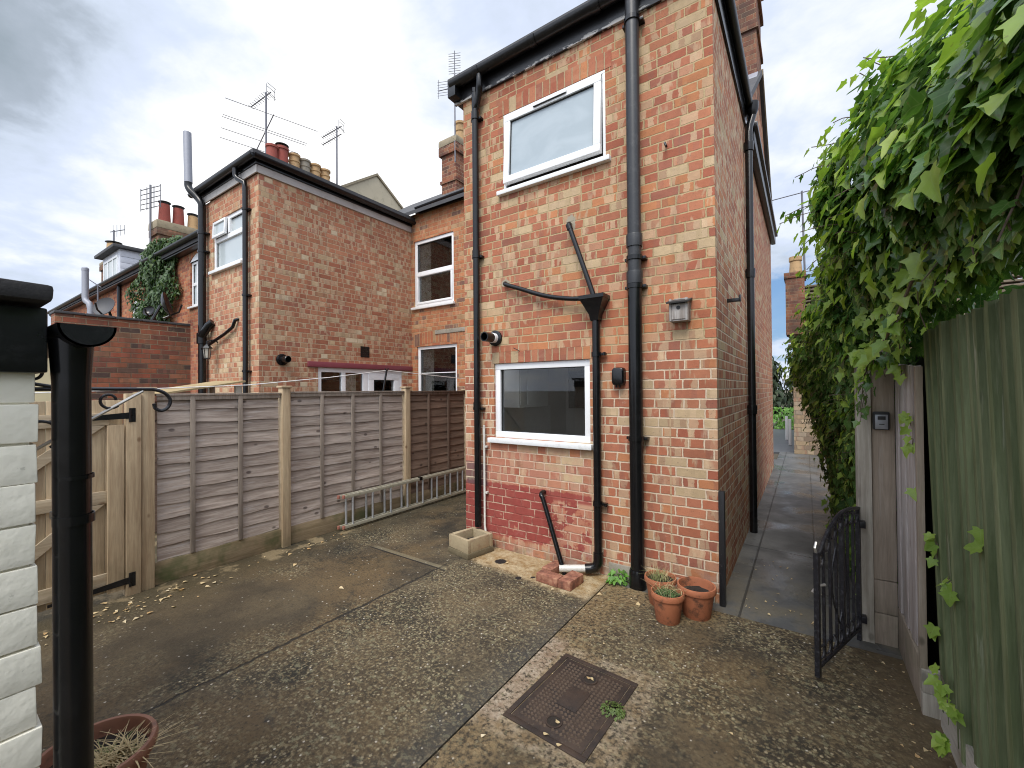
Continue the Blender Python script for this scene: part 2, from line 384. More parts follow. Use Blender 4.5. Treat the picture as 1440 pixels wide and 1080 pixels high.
def curtain_mat():
    s = NT('patterned curtain'); P, x, y, z = s.pos()
    c = s.mix(s.sm(s.noise(P, 16, 3, .6), .5, .62), (.85,.84,.76), (.50,.49,.36))
    return s.done(c, .9)
CURTAIN = curtain_mat()
def glass_mat(name, tint=(.72,.75,.77), refl=.10):
    s = NT(name); t = s.t
    tr = s.n('ShaderNodeBsdfTransparent'); tr.inputs[0].default_value = tint + (1,)
    gl = s.n('ShaderNodeBsdfGlossy'); gl.inputs['Roughness'].default_value = .015
    fr = s.n('ShaderNodeFresnel'); fr.inputs[0].default_value = 1.52
    f = s.m('ADD', s.m('MULTIPLY', fr.outputs[0], .9), refl)
    mx = s.n('ShaderNodeMixShader'); s.put(mx.inputs[0], f)
    t.links.new(tr.outputs[0], mx.inputs[1]); t.links.new(gl.outputs[0], mx.inputs[2])
    t.links.new(mx.outputs[0], t.nodes['Material Output'].inputs[0]); return s.mat
GLASS = glass_mat('window glass', (.95,.96,.96), .0)
def frost_mat():
    s = NT('obscured glass'); P, x, y, z = s.pos()
    n = s.noise(s.vmul(P, (1,1,2.2)), 2.2, 4, .5, .8)
    n = s.sm(n, .35, .65)
    c = s.mix(n, (.345,.405,.445), (.395,.455,.495))
    return s.done(c, .42, s.bump(s.noise(P, 220, 2), .12, .002), spec=.35)
FROST = frost_mat()
def pane_sky():
    s = NT('pale blind behind glass'); P, x, y, z = s.pos()
    return s.done(s.mix(s.noise(P, 3, 2), (.40,.46,.48), (.52,.56,.56)), .08, spec=.6)
BLIND = pane_sky()
def flake_mat():
    s = NT('flaking black fascia'); P, x, y, z = s.pos()
    edge = s.sm(z, 4.745, 4.70)
    f = s.m('MULTIPLY', s.sm(s.m('ADD', s.noise(s.vmul(P, (1,1,4)), 6, 5, .7), s.m('MULTIPLY', edge, .16)), .63, .67), edge)
    c = s.mix(f, (.012,.012,.014), (.50,.49,.47))
    return s.done(c, s.m('ADD', .35, s.m('MULTIPLY', f, .4)), s.bump(s.noise(P, 50, 4), .3, .003))
FASCIA = flake_mat()
def whitewall_mat():
    s = NT('white masonry paint'); P, x, y, z = s.pos()
    n = s.noise(P, 30, 4, .6); c = s.mix(s.sm(s.noise(P, 7, 4, .65), .5, .75), (.86,.825,.71), (.76,.73,.60))
    c = s.mix(s.m('MULTIPLY', s.sm(s.noise(P, 60, 3, .6), .68, .74), .5), c, (.42,.40,.33))
    return s.done(c, .55, s.bump(s.noise(P, 24, 3, .5), .6, .006))
WHITEWALL = whitewall_mat()

OVERLAP = wood('weathered overlap panel', (.265,.21,.175), (.49,.42,.365), 'y', sc=1.3, rough=.85, knots=.8, cdark=(.07,.05,.045), wear=((.50,.46,.44),.6))
OVERLAP_B = wood('brown overlap panel', (.14,.095,.07), (.25,.175,.13), 'y', rough=.85, knots=.7, cdark=(.035,.022,.018), wear=((.30,.23,.19),.25))
BATTEN = wood('fence batten', (.20,.165,.135), (.31,.26,.215), 'z', knots=.5)
BATTEN_B = wood('brown batten', (.10,.068,.05), (.18,.125,.095), 'z', knots=.5)
NEWWOOD = wood('treated softwood', (.345,.25,.155), (.49,.385,.25), 'z', rough=.75, knots=.75, cdark=(.15,.08,.04), green=.35, zfoot=.5)
NEWWOOD_Y = wood('treated softwood rail', (.38,.295,.195), (.54,.45,.32), 'y', rough=.75, knots=.6, cdark=(.15,.08,.04), green=.6, zfoot=.35)
GRAVEL = wood('gravel board', (.20,.15,.085), (.31,.24,.15), 'y', knots=.4, green=.95, zfoot=.4)
OLDPOST = wood('silvered post', (.30,.265,.215), (.46,.42,.35), 'z', rough=.85, knots=.6, wear=((.14,.11,.085),.5), green=.3, zfoot=.5)
OLDPINK = wood('brown cladding board', (.26,.205,.155), (.36,.295,.23), 'z', rough=.85, knots=.8, wear=((.40,.36,.31),.35), green=.4, zfoot=.5)
OLDGREY = wood('grey fence boards', (.32,.265,.235), (.52,.475,.45), 'z', rough=.85, knots=.5, wear=((.55,.53,.52),.45))
GREENB = wood('green stained boards', (.092,.116,.052), (.165,.190,.102), 'z', rough=.75, knots=.35, cdark=(.04,.04,.03), wear=((.34,.34,.25),.5))
PALEWOOD = wood('pale gravel board', (.36,.33,.28), (.50,.47,.41), 'y', rough=.85, knots=.3, wear=((.22,.19,.15),.6))
PLY = wood('weathered plywood sheet', (.30,.22,.11), (.40,.31,.17), 'x', knots=.2)

def leaf_mat(name, c1, c2, c3, tr=.35, rough=.38, veins=False):
    s = NT(name); t = s.t
    g = s.n('ShaderNodeNewGeometry'); r = g.outputs['Random Per Island']
    P = g.outputs['Position']
    c = s.ramp(r, [(0,c1),(.45,c2),(.8,c2),(1,c3)])
    k = s.m('ADD', .75, s.m('MULTIPLY', s.noise(P, 35, 3), .5)); c = s.mix(1.0, c, s.xyz(k, k, k), 'MULTIPLY')
    if veins:                                                        # pale midrib and side veins, from the leaf's own coordinates
        uvn = s.n('ShaderNodeUVMap'); uvn.uv_map = 'leaf'; sp = s.n('ShaderNodeSeparateXYZ'); t.links.new(uvn.outputs[0], sp.inputs[0])
        ax = s.m('ABSOLUTE', sp.outputs[0]); yy = sp.outputs[1]
        rib = s.sm(ax, .030, .008)
        sv = s.m('ABSOLUTE', s.m('SUBTRACT', s.m('FRACT', s.m('MULTIPLY', s.m('SUBTRACT', yy, s.m('MULTIPLY', ax, .75)), 3.6)), .5)); side = s.m('MULTIPLY', s.sm(sv, .10, .03), .55)
        c = s.mix(s.m('MULTIPLY', s.m('MAXIMUM', rib, side), .45), c, s.mix(.5, c, (.34,.42,.20)))
        c = s.mix(s.m('MULTIPLY', s.sm(s.noise(P, 70, 2), .68, .72), .5), c, (.16,.12,.05))
    s.done(c, rough, spec=.5)
    tl = s.n('ShaderNodeBsdfTranslucent'); s.put(tl.inputs[0], s.mix(1.0, c, (1.35,1.5,.75), 'MULTIPLY'))
    mx = s.n('ShaderNodeMixShader'); mx.inputs[0].default_value = tr
    t.links.new(s.b.outputs[0], mx.inputs[1]); t.links.new(tl.outputs[0], mx.inputs[2])
    t.links.new(mx.outputs[0], t.nodes['Material Output'].inputs[0]); return s.mat
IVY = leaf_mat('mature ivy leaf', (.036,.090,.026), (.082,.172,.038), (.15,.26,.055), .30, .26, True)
IVY_Y = leaf_mat('young and lit ivy leaf', (.19,.31,.05), (.29,.42,.07), (.40,.50,.11), .38, .34, True)
IVY_F = leaf_mat('far climber leaf', (.025,.055,.014), (.05,.10,.025), (.10,.15,.035), .25, .5)
WEED = leaf_mat('weed leaf', (.09,.22,.03), (.14,.32,.05), (.2,.40,.07), .3, .5)
HEDGE = leaf_mat('dark conifer leaf', (.02,.035,.018), (.035,.055,.024), (.06,.08,.03), .2, .6)
BARK = plain('ivy stem bark', (.12,.085,.065), .85, var=.4, sc=40, bump=.5)
STRAW = plain('dry straw', (.50,.40,.22), .8, var=.35, sc=30)
DRYGREEN = plain('dry grass', (.22,.24,.09), .8, var=.35, sc=30)
LEAFLIT = leaf_mat('fallen leaf', (.45,.27,.11), (.58,.45,.25), (.70,.60,.42), .1, .7)

def concrete(name, kind):
    s = NT(name); P, x, y, z = s.pos()
    n0 = s.noise(P, .75, 4, .6, .4); n1 = s.noise(P, 2.6, 5, .65, .3); n2 = s.noise(P, 9, 5, .7); n3 = s.noise(P, 55, 3, .6)
    if kind == 'path':
        c = s.mix(s.sm(n1, .3, .72), (.070,.071,.069), (.135,.135,.131))
        c = s.mix(s.m('MULTIPLY', s.sm(n2, .55, .7), .5), c, (.04,.04,.04))
        br = s.m('MULTIPLY', s.sm(y, 5.2, 3.4), s.sm(n1, .4, .6)); c = s.mix(s.m('MULTIPLY', br, .55), c, (.12,.095,.05))
        gr = s.m('ADD', .8, s.m('MULTIPLY', n3, .4)); c = s.mix(1.0, c, s.xyz(gr, gr, gr), 'MULTIPLY')
        wet = s.sm(s.noise(P, 1.6, 4, .6), .40, .62)
        jx = None
        lines = s.m('MAXIMUM', s.sm(s.m('ABSOLUTE', s.m('ADD', x, .40)), .010, .005), 0.0)
        for yy in (4.9, 6.6, 8.4, 10.2): lines = s.m('MAXIMUM', lines, s.sm(s.m('ABSOLUTE', s.m('SUBTRACT', s.m('ADD', y, s.m('MULTIPLY', x, .1)), yy)), .010, .005))
        lines = s.m('MAXIMUM', lines, s.sm(s.m('ABSOLUTE', s.m('SUBTRACT', x, .06)), .008, .004))
        c = s.mix(s.m('MULTIPLY', lines, .75), c, (.02,.019,.017))
        h = s.m('SUBTRACT', s.m('ADD', s.m('MULTIPLY', n3, .4), s.m('MULTIPLY', n2, .5)), s.m('MULTIPLY', lines, 1.5))
        return s.done(c, s.m('SUBTRACT', .55, s.m('MULTIPLY', wet, .33)), s.bump(h, .35, .006), spec=.5)
    dark, mid, brown, pale = ((.036,.028,.018),(.105,.080,.046),(.125,.082,.037),(.28,.24,.165))
    amt = s.sm(s.m('ADD', s.noise(P, 1.1, 4, .6), s.sm(x, -3.1, -2.4, -.13, .05) if kind == 'patio' else 0.0), .36, .56)
    c = s.mix(s.sm(n1, .32, .66), dark, mid)
    c = s.mix(s.m('MULTIPLY', s.sm(n0, .45, .64), .75), c, brown)
    nm = s.noise(P, 46, 4, .7); c = s.mix(s.m('MULTIPLY', s.m('MULTIPLY', s.sm(nm, .50, .61), amt), .6), c, s.mix(s.noise(P, 60, 2), (.15,.115,.062), (.36,.285,.155)))
    c = s.mix(s.m('MULTIPLY', s.sm(nm, .48, .36), .6), c, (.022,.019,.014))
    c = s.mix(s.m('MULTIPLY', s.sm(n2, .57, .70), .7), c, (.030,.028,.025))
    moss = s.m('MULTIPLY', s.sm(s.noise(P, 1.7, 6, .72, .2), .47, .64), s.sm(nm, .66, .46)); c = s.mix(s.m('MULTIPLY', moss, .88), c, (.018,.017,.012))
    # exposed aggregate: lichen and small pale stones
    st = s.vor(P, 46); sr = s.n('ShaderNodeTexVoronoi'); s.put(sr.inputs['Vector'], P); sr.inputs['Scale'].default_value = 46
    sep = s.n('ShaderNodeSeparateColor'); s.t.links.new(sr.outputs['Color'], sep.inputs[0])
    pick = s.m('GREATER_THAN', sep.outputs[0], .55)
    stone = s.m('MULTIPLY', s.m('MULTIPLY', s.sm(st, .42, .25), pick), amt)
    sc_ = s.mix(sep.outputs[1], (.18,.15,.09), (.42,.35,.22))
    c = s.mix(s.m('MULTIPLY', stone, .8), c, sc_)
    s2 = s.vor(P, 17); c = s.mix(s.m('MULTIPLY', s.sm(s2, .12, .06), .8), c, (.60,.55,.46))
    lich = s.m('MULTIPLY', s.sm(s.noise(P, 27, 4, .7), .54, .62), s.m('MULTIPLY', amt, .7)); c = s.mix(lich, c, (.225,.205,.12))
    c = s.mix(s.m('MULTIPLY', s.sm(s.noise(P, 33, 3, .6), .66, .72), .8), c, (.016,.015,.013))
    wn = s.m('MULTIPLY', s.m('SUBTRACT', n1, .5), .7); wn2 = s.m('MULTIPLY', s.m('SUBTRACT', n2, .5), .3)
    lines = 0.0
    if kind == 'patio':
        xw = s.m('ADD', x, s.m('MULTIPLY', s.m('SUBTRACT', s.noise(P, 4, 6, .75), .5), .10))
        cr = s.m('MULTIPLY', s.sm(s.m('ABSOLUTE', s.m('ADD', xw, 2.74)), s.m('ADD', .008, s.m('MULTIPLY', n1, .016)), .003), s.sm(y, 3.0, 2.7))
        cj = s.m('MULTIPLY', s.m('MULTIPLY', s.sm(s.m('ABSOLUTE', s.m('SUBTRACT', y, 2.79)), .012, .006), s.sm(x, -3.75, -3.65)), s.sm(x, -2.6, -2.72))
        lines = s.m('MAXIMUM', cr, cj)
        strip = s.m('MULTIPLY', s.m('MULTIPLY', s.sm(s.m('ABSOLUTE', s.m('SUBTRACT', y, 2.82)), .035, .02), s.sm(x, -3.72, -3.62)), s.sm(x, -2.65, -2.75))
        c = s.mix(s.m('MULTIPLY', strip, .5), c, (.22,.19,.12))
        # damp green growth along the fence foot, sandy drifts just off it
        fg = s.m('MULTIPLY', s.sm(s.m('ADD', x, wn2), -3.75, -4.4), s.m('ADD', .45, s.m('MULTIPLY', s.sm(y, 2.6, 1.2), .55)))
        c = s.mix(s.m('MULTIPLY', fg, .9), c, (.026,.027,.014))
        dr = s.m('MULTIPLY', s.m('MULTIPLY', s.sm(x, -4.14, -4.22), s.sm(s.noise(P, 4.5, 4, .6), .50, .60)), s.sm(y, 3.1, 2.9))
        c = s.mix(s.m('MULTIPLY', dr, .75), c, (.27,.21,.12))
        bl = s.m('MULTIPLY', s.sm(s.m('ADD', s.m('ADD', x, s.m('MULTIPLY', y, .0)), wn), -2.9, -3.3), s.sm(y, 2.6, 1.4)); c = s.mix(s.m('MULTIPLY', bl, .4), c, (.10,.07,.035))
        # cement haunching at the foot of the wall
        yy = s.m('ADD', y, s.m('ADD', wn2, s.m('MULTIPLY', s.m('ADD', x, 2.0), .10)))
        ce = s.m('MULTIPLY', s.sm(yy, 2.98, 3.10), s.m('MULTIPLY', s.sm(x, -2.75, -2.55), s.sm(x, -1.35, -1.42)))
        cc = s.mix(s.sm(n2, .35, .65), (.27,.17,.07), (.45,.36,.22))
        c = s.mix(s.m('MULTIPLY', ce, .9), c, cc)
        for hx, hy, hr in ((-2.36,3.22,.055), (-2.03,3.02,.03), (-1.93,3.1,.02)):
            d = s.m('SQRT', s.m('ADD', s.m('POWER', s.m('SUBTRACT', x, hx), 2.0), s.m('POWER', s.m('SUBTRACT', y, hy), 2.0)))
            d = s.m('ADD', d, s.m('MULTIPLY', s.m('SUBTRACT', n3, .5), .03)); c = s.mix(s.sm(d, hr*1.15, hr*.85), c, (.012,.011,.01))
        dk = s.m('MULTIPLY', s.sm(s.m('ADD', x, wn2), -1.62, -1.38), s.sm(s.m('ADD', y, wn), 3.2, 2.6)); c = s.mix(s.m('MULTIPLY', dk, .45), c, (.055,.055,.05))
    else:
        e1 = s.sm(s.m('ADD', x, s.m('MULTIPLY', wn2, .8)), -1.02, -1.24); e2 = s.sm(s.m('ADD', x, wn2), .15, .42); e3 = s.m('MULTIPLY', s.sm(s.m('ADD', y, wn2), 2.95, 3.25), s.sm(x, -.4, -.6))
        c = s.mix(s.m('MULTIPLY', s.m('MULTIPLY', s.m('MAXIMUM', s.m('MULTIPLY', e1, .75), e3), s.sm(nm, .36, .60)), .8), c, s.mix(n2, (.20,.13,.055), (.30,.22,.12)))
        c = s.mix(s.m('MULTIPLY', e2, .75), c, s.mix(n2, (.07,.052,.03), (.19,.13,.065)))
        rim = s.m('MULTIPLY', s.m('MULTIPLY', s.sm(x, -1.42, -1.38), s.sm(x, -.62, -.70)), s.m('MULTIPLY', s.sm(y, 1.55, 1.62), s.sm(y, 2.42, 2.36)))
        c = s.mix(s.m('MULTIPLY', s.m('MULTIPLY', rim, s.sm(nm, .36, .56)), .55), c, s.mix(s.sm(n2, .35, .65), (.20,.135,.07), (.38,.31,.22)))
        kb = s.m('MULTIPLY', s.sm(s.m('ADD', x, s.m('MULTIPLY', wn2, .15)), -1.235, -1.25), s.m('MULTIPLY', s.sm(y, 1.62, 1.68), s.sm(y, 2.48, 2.36)))
        c = s.mix(s.m('MULTIPLY', s.m('MULTIPLY', kb, s.sm(nm, .34, .58)), .75), c, s.mix(s.sm(n2, .3, .7), (.24,.17,.12), (.42,.36,.28)))
    c = s.mix(s.m('MULTIPLY', lines, .85) if lines else 0.0, c, (.014,.013,.012))
    gr = s.m('ADD', .7, s.m('MULTIPLY', n3, .6)); c = s.mix(1.0, c, s.xyz(gr, gr, gr), 'MULTIPLY')
    h = s.m('ADD', s.m('ADD', s.m('MULTIPLY', stone, .5), s.m('MULTIPLY', n3, .6)), s.m('MULTIPLY', n2, .8))
    if lines: h = s.m('SUBTRACT', h, s.m('MULTIPLY', lines, 2.0))
    wet = s.sm(s.noise(P, 1.3, 4, .6), .45, .65)
    return s.done(c, s.m('SUBTRACT', .78, s.m('MULTIPLY', wet, .2)), s.bump(h, .7, .010), spec=.4)
SCROLLM = plain('worn iron scroll', (.03,.03,.036), .4, var=.5, sc=40, bump=.3, dust=(.30,.30,.33), dustamt=.6)
DARKF = plain('gap shade boards', (.02,.018,.014), .8, var=.3)  # near-black: shade in the gap between the fences put into the colour
PATIO = concrete('patio concrete', 'patio'); SLAB = concrete('inspection slab concrete', 'slab'); PATHM = concrete('alley concrete', 'path')
EARTH = plain('earth', (.09,.075,.05), .95, var=.4, sc=1.5)
ROAD = plain('damp road', (.10,.105,.115), .5, var=.2, sc=3)
def iron_cover():
    s = NT('cast iron cover'); P, x, y, z = s.pos()
    c = s.mix(s.sm(s.noise(P, 6, 5, .7), .35, .65), (.030,.023,.020), (.060,.040,.029))
    c = s.mix(s.m('MULTIPLY', s.sm(s.noise(P, 90, 3, .6), .62, .7), .5), c, (.12,.10,.07))
    return s.done(c, .62, s.bump(s.noise(P, 120, 4, .7), .5, .003), metal=.15, spec=.4)
COVER = iron_cover()
TREAD = plain('worn iron tread', (.105,.075,.055), .5, var=.45, sc=30, metal=.2, dust=(.03,.022,.018), dustamt=.7)
# ------------------------------------------------------------------ walls and windows
def mapper(axis, plane):
    """returns f(along, inward, z) -> world point; axis 'y': wall faces -Y, axis 'x': wall faces +X"""
    if axis == 'y': return lambda a, d, z: (a, plane + d, z)
    return lambda a, d, z: (plane - d, a, z)
def wall(mb, axis, plane, a0, a1, z0, z1, holes=(), depth=.10):
    f = mapper(axis, plane)
    xs = sorted({a0, a1, *[h[0] for h in holes], *[h[1] for h in holes]}); zs = sorted({z0, z1, *[h[2] for h in holes], *[h[3] for h in holes]})
    for i in range(len(xs)-1):
        for j in range(len(zs)-1):
            ca, cz = (xs[i]+xs[i+1])/2, (zs[j]+zs[j+1])/2
            if any(h[0] < ca < h[1] and h[2] < cz < h[3] for h in holes): continue
            mb.quad(f(xs[i],0,zs[j]), f(xs[i+1],0,zs[j]), f(xs[i+1],0,zs[j+1]), f(xs[i],0,zs[j+1]))
    for h in holes:
        l, r, b, t = h
        mb.quad(f(l,0,b), f(l,depth,b), f(l,depth,t), f(l,0,t)); mb.quad(f(r,depth,b), f(r,0,b), f(r,0,t), f(r,depth,t))
        mb.quad(f(l,0,b), f(r,0,b), f(r,depth,b), f(l,depth,b)); mb.quad(f(l,depth,t), f(r,depth,t), f(r,0,t), f(l,0,t))
    return mb
def fbox(mb, f, a, b, bev=0, M=None):
    p, q = f(*a), f(*b)
    return mb.box([min(p[i], q[i]) for i in range(3)], [max(p[i], q[i]) for i in range(3)], bev, M)
def frame(mb, f, a0, a1, z0, z1, w, d0, d1, bev=.005, M=None):
    fbox(mb, f, (a0,d0,z1-w), (a1,d1,z1), bev, M); fbox(mb, f, (a0,d0,z0), (a1,d1,z0+w), bev, M)
    fbox(mb, f, (a0,d0+.001,z0+w), (a0+w,d1,z1-w), bev, M); fbox(mb, f, (a1-w,d0+.001,z0+w), (a1,d1,z1-w), bev, M)
def window(parent, axis, plane, a0, a1, z0, z1, rec=.02, w=.058, vbars=(), hbars=(), pane=None, sill=True, sillw=.05, sash=None):
    f = mapper(axis, plane); mb = MB()
    frame(mb, f, a0, a1, z0, z1, w, rec, rec+.07)
    for v in vbars: fbox(mb, f, (v-w*.6,rec+.002,z0+w), (v+w*.6,rec+.068,z1-w), .004)
    for h in hbars: fbox(mb, f, (a0+w,rec+.003,h-w*.6), (a1-w,rec+.067,h+w*.6), .004)
    o = mb.build('window', UPVC, parent)
    g = MB(); fbox(g, f, (a0+w,rec+.034,z0+w), (a1-w,rec+.040,z1-w)); g.build('pane', pane or GLASS, o)
    g = MB(); frame(g, f, a0+w-.001, a1-w+.001, z0+w-.001, z1-w+.001, .007, rec+.020, rec+.034, 0); g.build('glazing_seal', SEAL, o)
    if sill:
        g = MB(); fbox(g, f, (a0-.05,-.055,z0-sillw), (a1+.03,rec+.05,z0-.002), .008); g.build('sill', UPVC2, o)
    return o

# ================================================================== the house with the tall rear wing
Y0, XA, XL = 3.477, -.540, -3.000         # rear wall, alley wall, far side of the wing
ZE = 4.70                                  # top of brickwork under the eaves
YM, YF, ZM, ZR, YR = 5.80, 10.05, 5.06, 6.45, 7.65
house = thing('brick_house', (-1.8, 3.6, 0), 'tall brick house wing facing the yard with black pipes and two white windows', 'house')
LW = (-2.615, -1.560, 1.12, 1.868); UW = (-2.472, -1.392, 3.595, 4.362)
m = wall(MB(), 'y', Y0, XL, XA, 0, ZE+.12, [LW, UW]); m.build('rear_wall', BRICK, house)
m = MB(); f = mapper('x', XA)
wall(m, 'x', XA, Y0, 5.60, 0, ZE)
m.build('side_wall', BRICK_SIDE, house)
m = wall(MB(), 'x', XA, 5.60, YF, 0, 4.66)
m.quad((XA,5.60,4.66), (XA,YF,4.66), (XA,YR,ZR), (XA,YM,ZM), (XA,5.60,ZM-.15))
m.quad((XA,YF,0), (-4.47,YF,0), (-4.47,YF,4.66), (XA,YF,4.66))
m.build('gable_wall', BRICK_FAR, house)
m = MB(); wall(m, 'x', XL, Y0, YM, 0, ZE, [(3.62,3.90,.95,2.58), (3.92,5.6,2.05,2.58)], -.1); m.quad((-4.47,YM,0), (XL,YM,0), (XL,YM,ZM), (-4.47,YM,ZM))  # unseen openings added in this wall to let daylight into the kitchen
m.build('yard_side_wall', BRICK_R, house)
# plinth and slate course
m = MB().box((-1.40,Y0-.012,0), (XA-.03,Y0+.02,.125), .006); m.build('plinth', CEMENT, house)
# roofs
m = MB(); t = .07
for z in (0, t):
    m.quad((XL-.12,3.36,ZE+.16+z), (XA+.07,3.36,ZE+.16+z), (-1.25,4.30,5.30+z), (-2.3,4.30,5.30+z))
    m.quad((XA+.07,3.36,ZE+.16+z), (XA+.07,5.9,ZE+.16+z), (-1.25,6.6,5.30+z), (-1.25,4.30,5.30+z))
    m.quad((XL-.12,5.9,ZE+.16+z), (XL-.12,3.36,ZE+.16+z), (-2.3,4.30,5.30+z), (-2.3,6.6,5.30+z))
    m.quad((-2.3,4.30,5.30+z), (-1.25,4.30,5.30+z), (-1.25,6.6,5.30+z), (-2.3,6.6,5.30+z))
m.quad((XL-.12,3.36,ZE+.16), (XA+.07,3.36,ZE+.16), (XA+.07,3.36,ZE+.16+t), (XL-.12,3.36,ZE+.16+t))
m.quad((XA+.07,3.36,ZE+.16), (XA+.07,5.9,ZE+.16), (XA+.07,5.9,ZE+.16+t), (XA+.07,3.36,ZE+.16+t))
m.quad((XL-.12,5.9,ZE+.16), (XL-.12,3.36,ZE+.16), (XL-.12,3.36,ZE+.16+t), (XL-.12,5.9,ZE+.16+t))
m.build('roof', TILE, house)
m = MB()
for a, b, ya, za, yb, zb in ((-4.47, XA+.05, YM-.12, ZM-.02, YR, ZR+.10), (-4.47, XA+.05, YF+.12, 4.62, YR, ZR+.10)):
    m.prism([(a,ya,za), (a,yb,zb), (a,yb,zb-.09), (a,ya,za-.09)], (b-a,0,0))
m.build('main_roof', TILE, house)
# eaves: fascia, gutter
m = MB().box((XL-.10,Y0-.028,ZE-.01), (XA-.02,Y0-.002,ZE+.165), .004); m.build('fascia_board', FASCIA, house)
m = MB().box((XL-.11,Y0-.13,ZE+.02), (XL-.002,Y0+.35,ZE+.165), .01); m.build('box_end', BLACK, house)
def half_gutter(mb, p, q, r=.056, side=V((0,1,0)), thick=.006, seg=10, ends=True):
    """half-round gutter between two points, open upwards"""
    p, q = V(p), V(q); rows = []
    for c in (p, q):
        o = [c + side*(r*math.cos(math.pi*i/seg)) + V((0,0,-r*math.sin(math.pi*i/seg))) for i in range(seg+1)]
        n = [c + side*((r-thick)*math.cos(math.pi*i/seg)) + V((0,0,-(r-thick)*math.sin(math.pi*i/seg))) for i in range(seg, -1, -1)]
        rows.append([mb.bm.verts.new(v) for v in o+n])
    k = len(rows[0])
    for i in range(k): mb.bm.faces.new((rows[0][i], rows[0][(i+1)%k], rows[1][(i+1)%k], rows[1][i]))
    for rr in rows:
        if ends: mb.bm.faces.new(rr[:seg+1])
        for i in range(seg): mb.bm.faces.new((rr[i], rr[i+1], rr[k-2-i], rr[k-1-i]))
    return mb
m = half_gutter(MB(), (XL-.08,Y0-.095,ZE+.17), (XA+.07,Y0-.095,ZE+.175), .060)
for x in (-2.72, -2.05, -1.42): half_gutter(m, (x-.035,Y0-.095,ZE+.171), (x+.035,Y0-.095,ZE+.171), .066)
gt = m.build('gutter', BLACK, house)
m = half_gutter(MB(), (XA+.062,Y0+.0,ZE+.13), (XA+.062,5.62,ZE+.09), .036, V((1,0,0)))
m.build('gutter', BLACK, house)
m = MB().box((XA+.003,Y0-.03,ZE-.10), (XA+.022,5.62,ZE+.15), .004); m.build('fascia_board', BLACKP, house)
m = MB().box((XA+.004,5.75,4.50), (XA+.085,10.13,4.66), .02); m.box((XA+.004,5.7,4.66), (XA+.12,10.15,4.72), .01)
m.build('gutter', BLACK, house)
# verge strip on the gable
m = MB(); m.prism([(XA+.004,YR,ZR+.02), (XA+.004,10.17,4.64), (XA+.004,10.17,4.72), (XA+.004,YR,ZR+.11)], (.06,0,0)); m.build('verge', MORTAR, house)
# chimney on the gable
m = MB(); cx0, cx1, cy0, cy1 = -1.42, XA+.002, 7.30, 8.15
m.box((cx0,cy0,5.9), (cx1,cy1,7.72)); m.box((cx0-.04,cy0-.04,7.62), (cx1+.04,cy1+.04,7.70), .004); m.box((cx0-.05,cy0-.05,8.05), (cx1+.05,cy1+.05,8.12), .004)
m.box((cx0+.001,cy0+.001,7.72), (cx1-.001,cy1-.001,8.5)); m.box((cx0-.03,cy0-.03,6.98), (cx1+.03,cy1+.03,7.05), .004); m.box((cx0-.06,cy0-.06,8.5), (cx1+.06,cy1+.06,8.85), .01)
ch = m.build('chimney', BRICK_C, house)
for yy in (7.55, 7.92): MB().lathe((-1.0,yy,8.85), [(.13,0),(.12,.1),(.10,.45),(.13,.47),(.13,.52),(.09,.52),(.08,.1)], 20).build('chimney_pot', POT_RED, ch)
MB().prism([(XA-.75,cy0-.03,6.28), (XA+.02,cy0-.03,6.28), (XA+.02,cy0-.20,6.12), (XA-.75,cy0-.20,6.12)], (0,0,.025)).build('flashing', GALV, house)

# windows
SOLDIN = .003
lw = window(house, 'y', Y0, *LW, rec=.022, w=.062)
m = MB().box((LW[0]-.02,Y0-SOLDIN,LW[3]+.002), (LW[1]+.03,Y0+.02,LW[3]+.112)); m.build('lintel', SOLD, house)
m = MB().box((UW[0]-.06,Y0-SOLDIN,UW[3]+.002), (UW[1]+.06,Y0+.02,UW[3]+.150)); m.build('lintel', SOLD, house)
f = mapper('y', Y0); m = MB(); frame(m, f, *UW, .026, .0, .07)
uw = m.build('window', UPVC, house)
m = MB(); fbox(m, f, (UW[0]-.06,-.05,UW[2]-.045), (UW[1]+.05,.06,UW[2]-.002), .008); m.build('sill', UPVC2, uw)
M = rot('X', -3.2, (0, Y0, UW[3]-.03))
m = MB(); frame(m, f, UW[0]+.022, UW[1]-.034, UW[2]+.052, UW[3]-.022, .066, -.012, .045, .006, M); sash = m.build('sash', UPVC, uw)
m = MB(); fbox(m, f, (UW[0]+.088,.016,UW[2]+.118), (UW[1]-.100,.022,UW[3]-.088), 0, M); m.build('pane', FROST, sash)
m = MB(); frame(m, f, UW[0]+.087, UW[1]-.099, UW[2]+.117, UW[3]-.087, .008, .004, .016, 0, M); m.build('glazing_seal', SEAL, sash)
m = MB(); fbox(m, f, (UW[0]+.36,-.026,UW[3]-.062), (UW[1]-.36,-.012,UW[3]-.036), .004, M); m.build('trickle_vent', UPVC2, sash)
m = MB(); fbox(m, f, (UW[0]+.37,-.028,UW[3]-.067), (UW[1]-.37,-.013,UW[3]-.0625), 0, M); m.build('vent_slot', SEAL, sash)
m = MB(); fbox(m, f, (UW[0]+.026,.060,UW[2]+.026), (UW[1]-.026,.068,UW[3]-.03)); m.build('shade_backing', ROOM_D, uw)  # dark sheet standing in for the shade behind the open sash

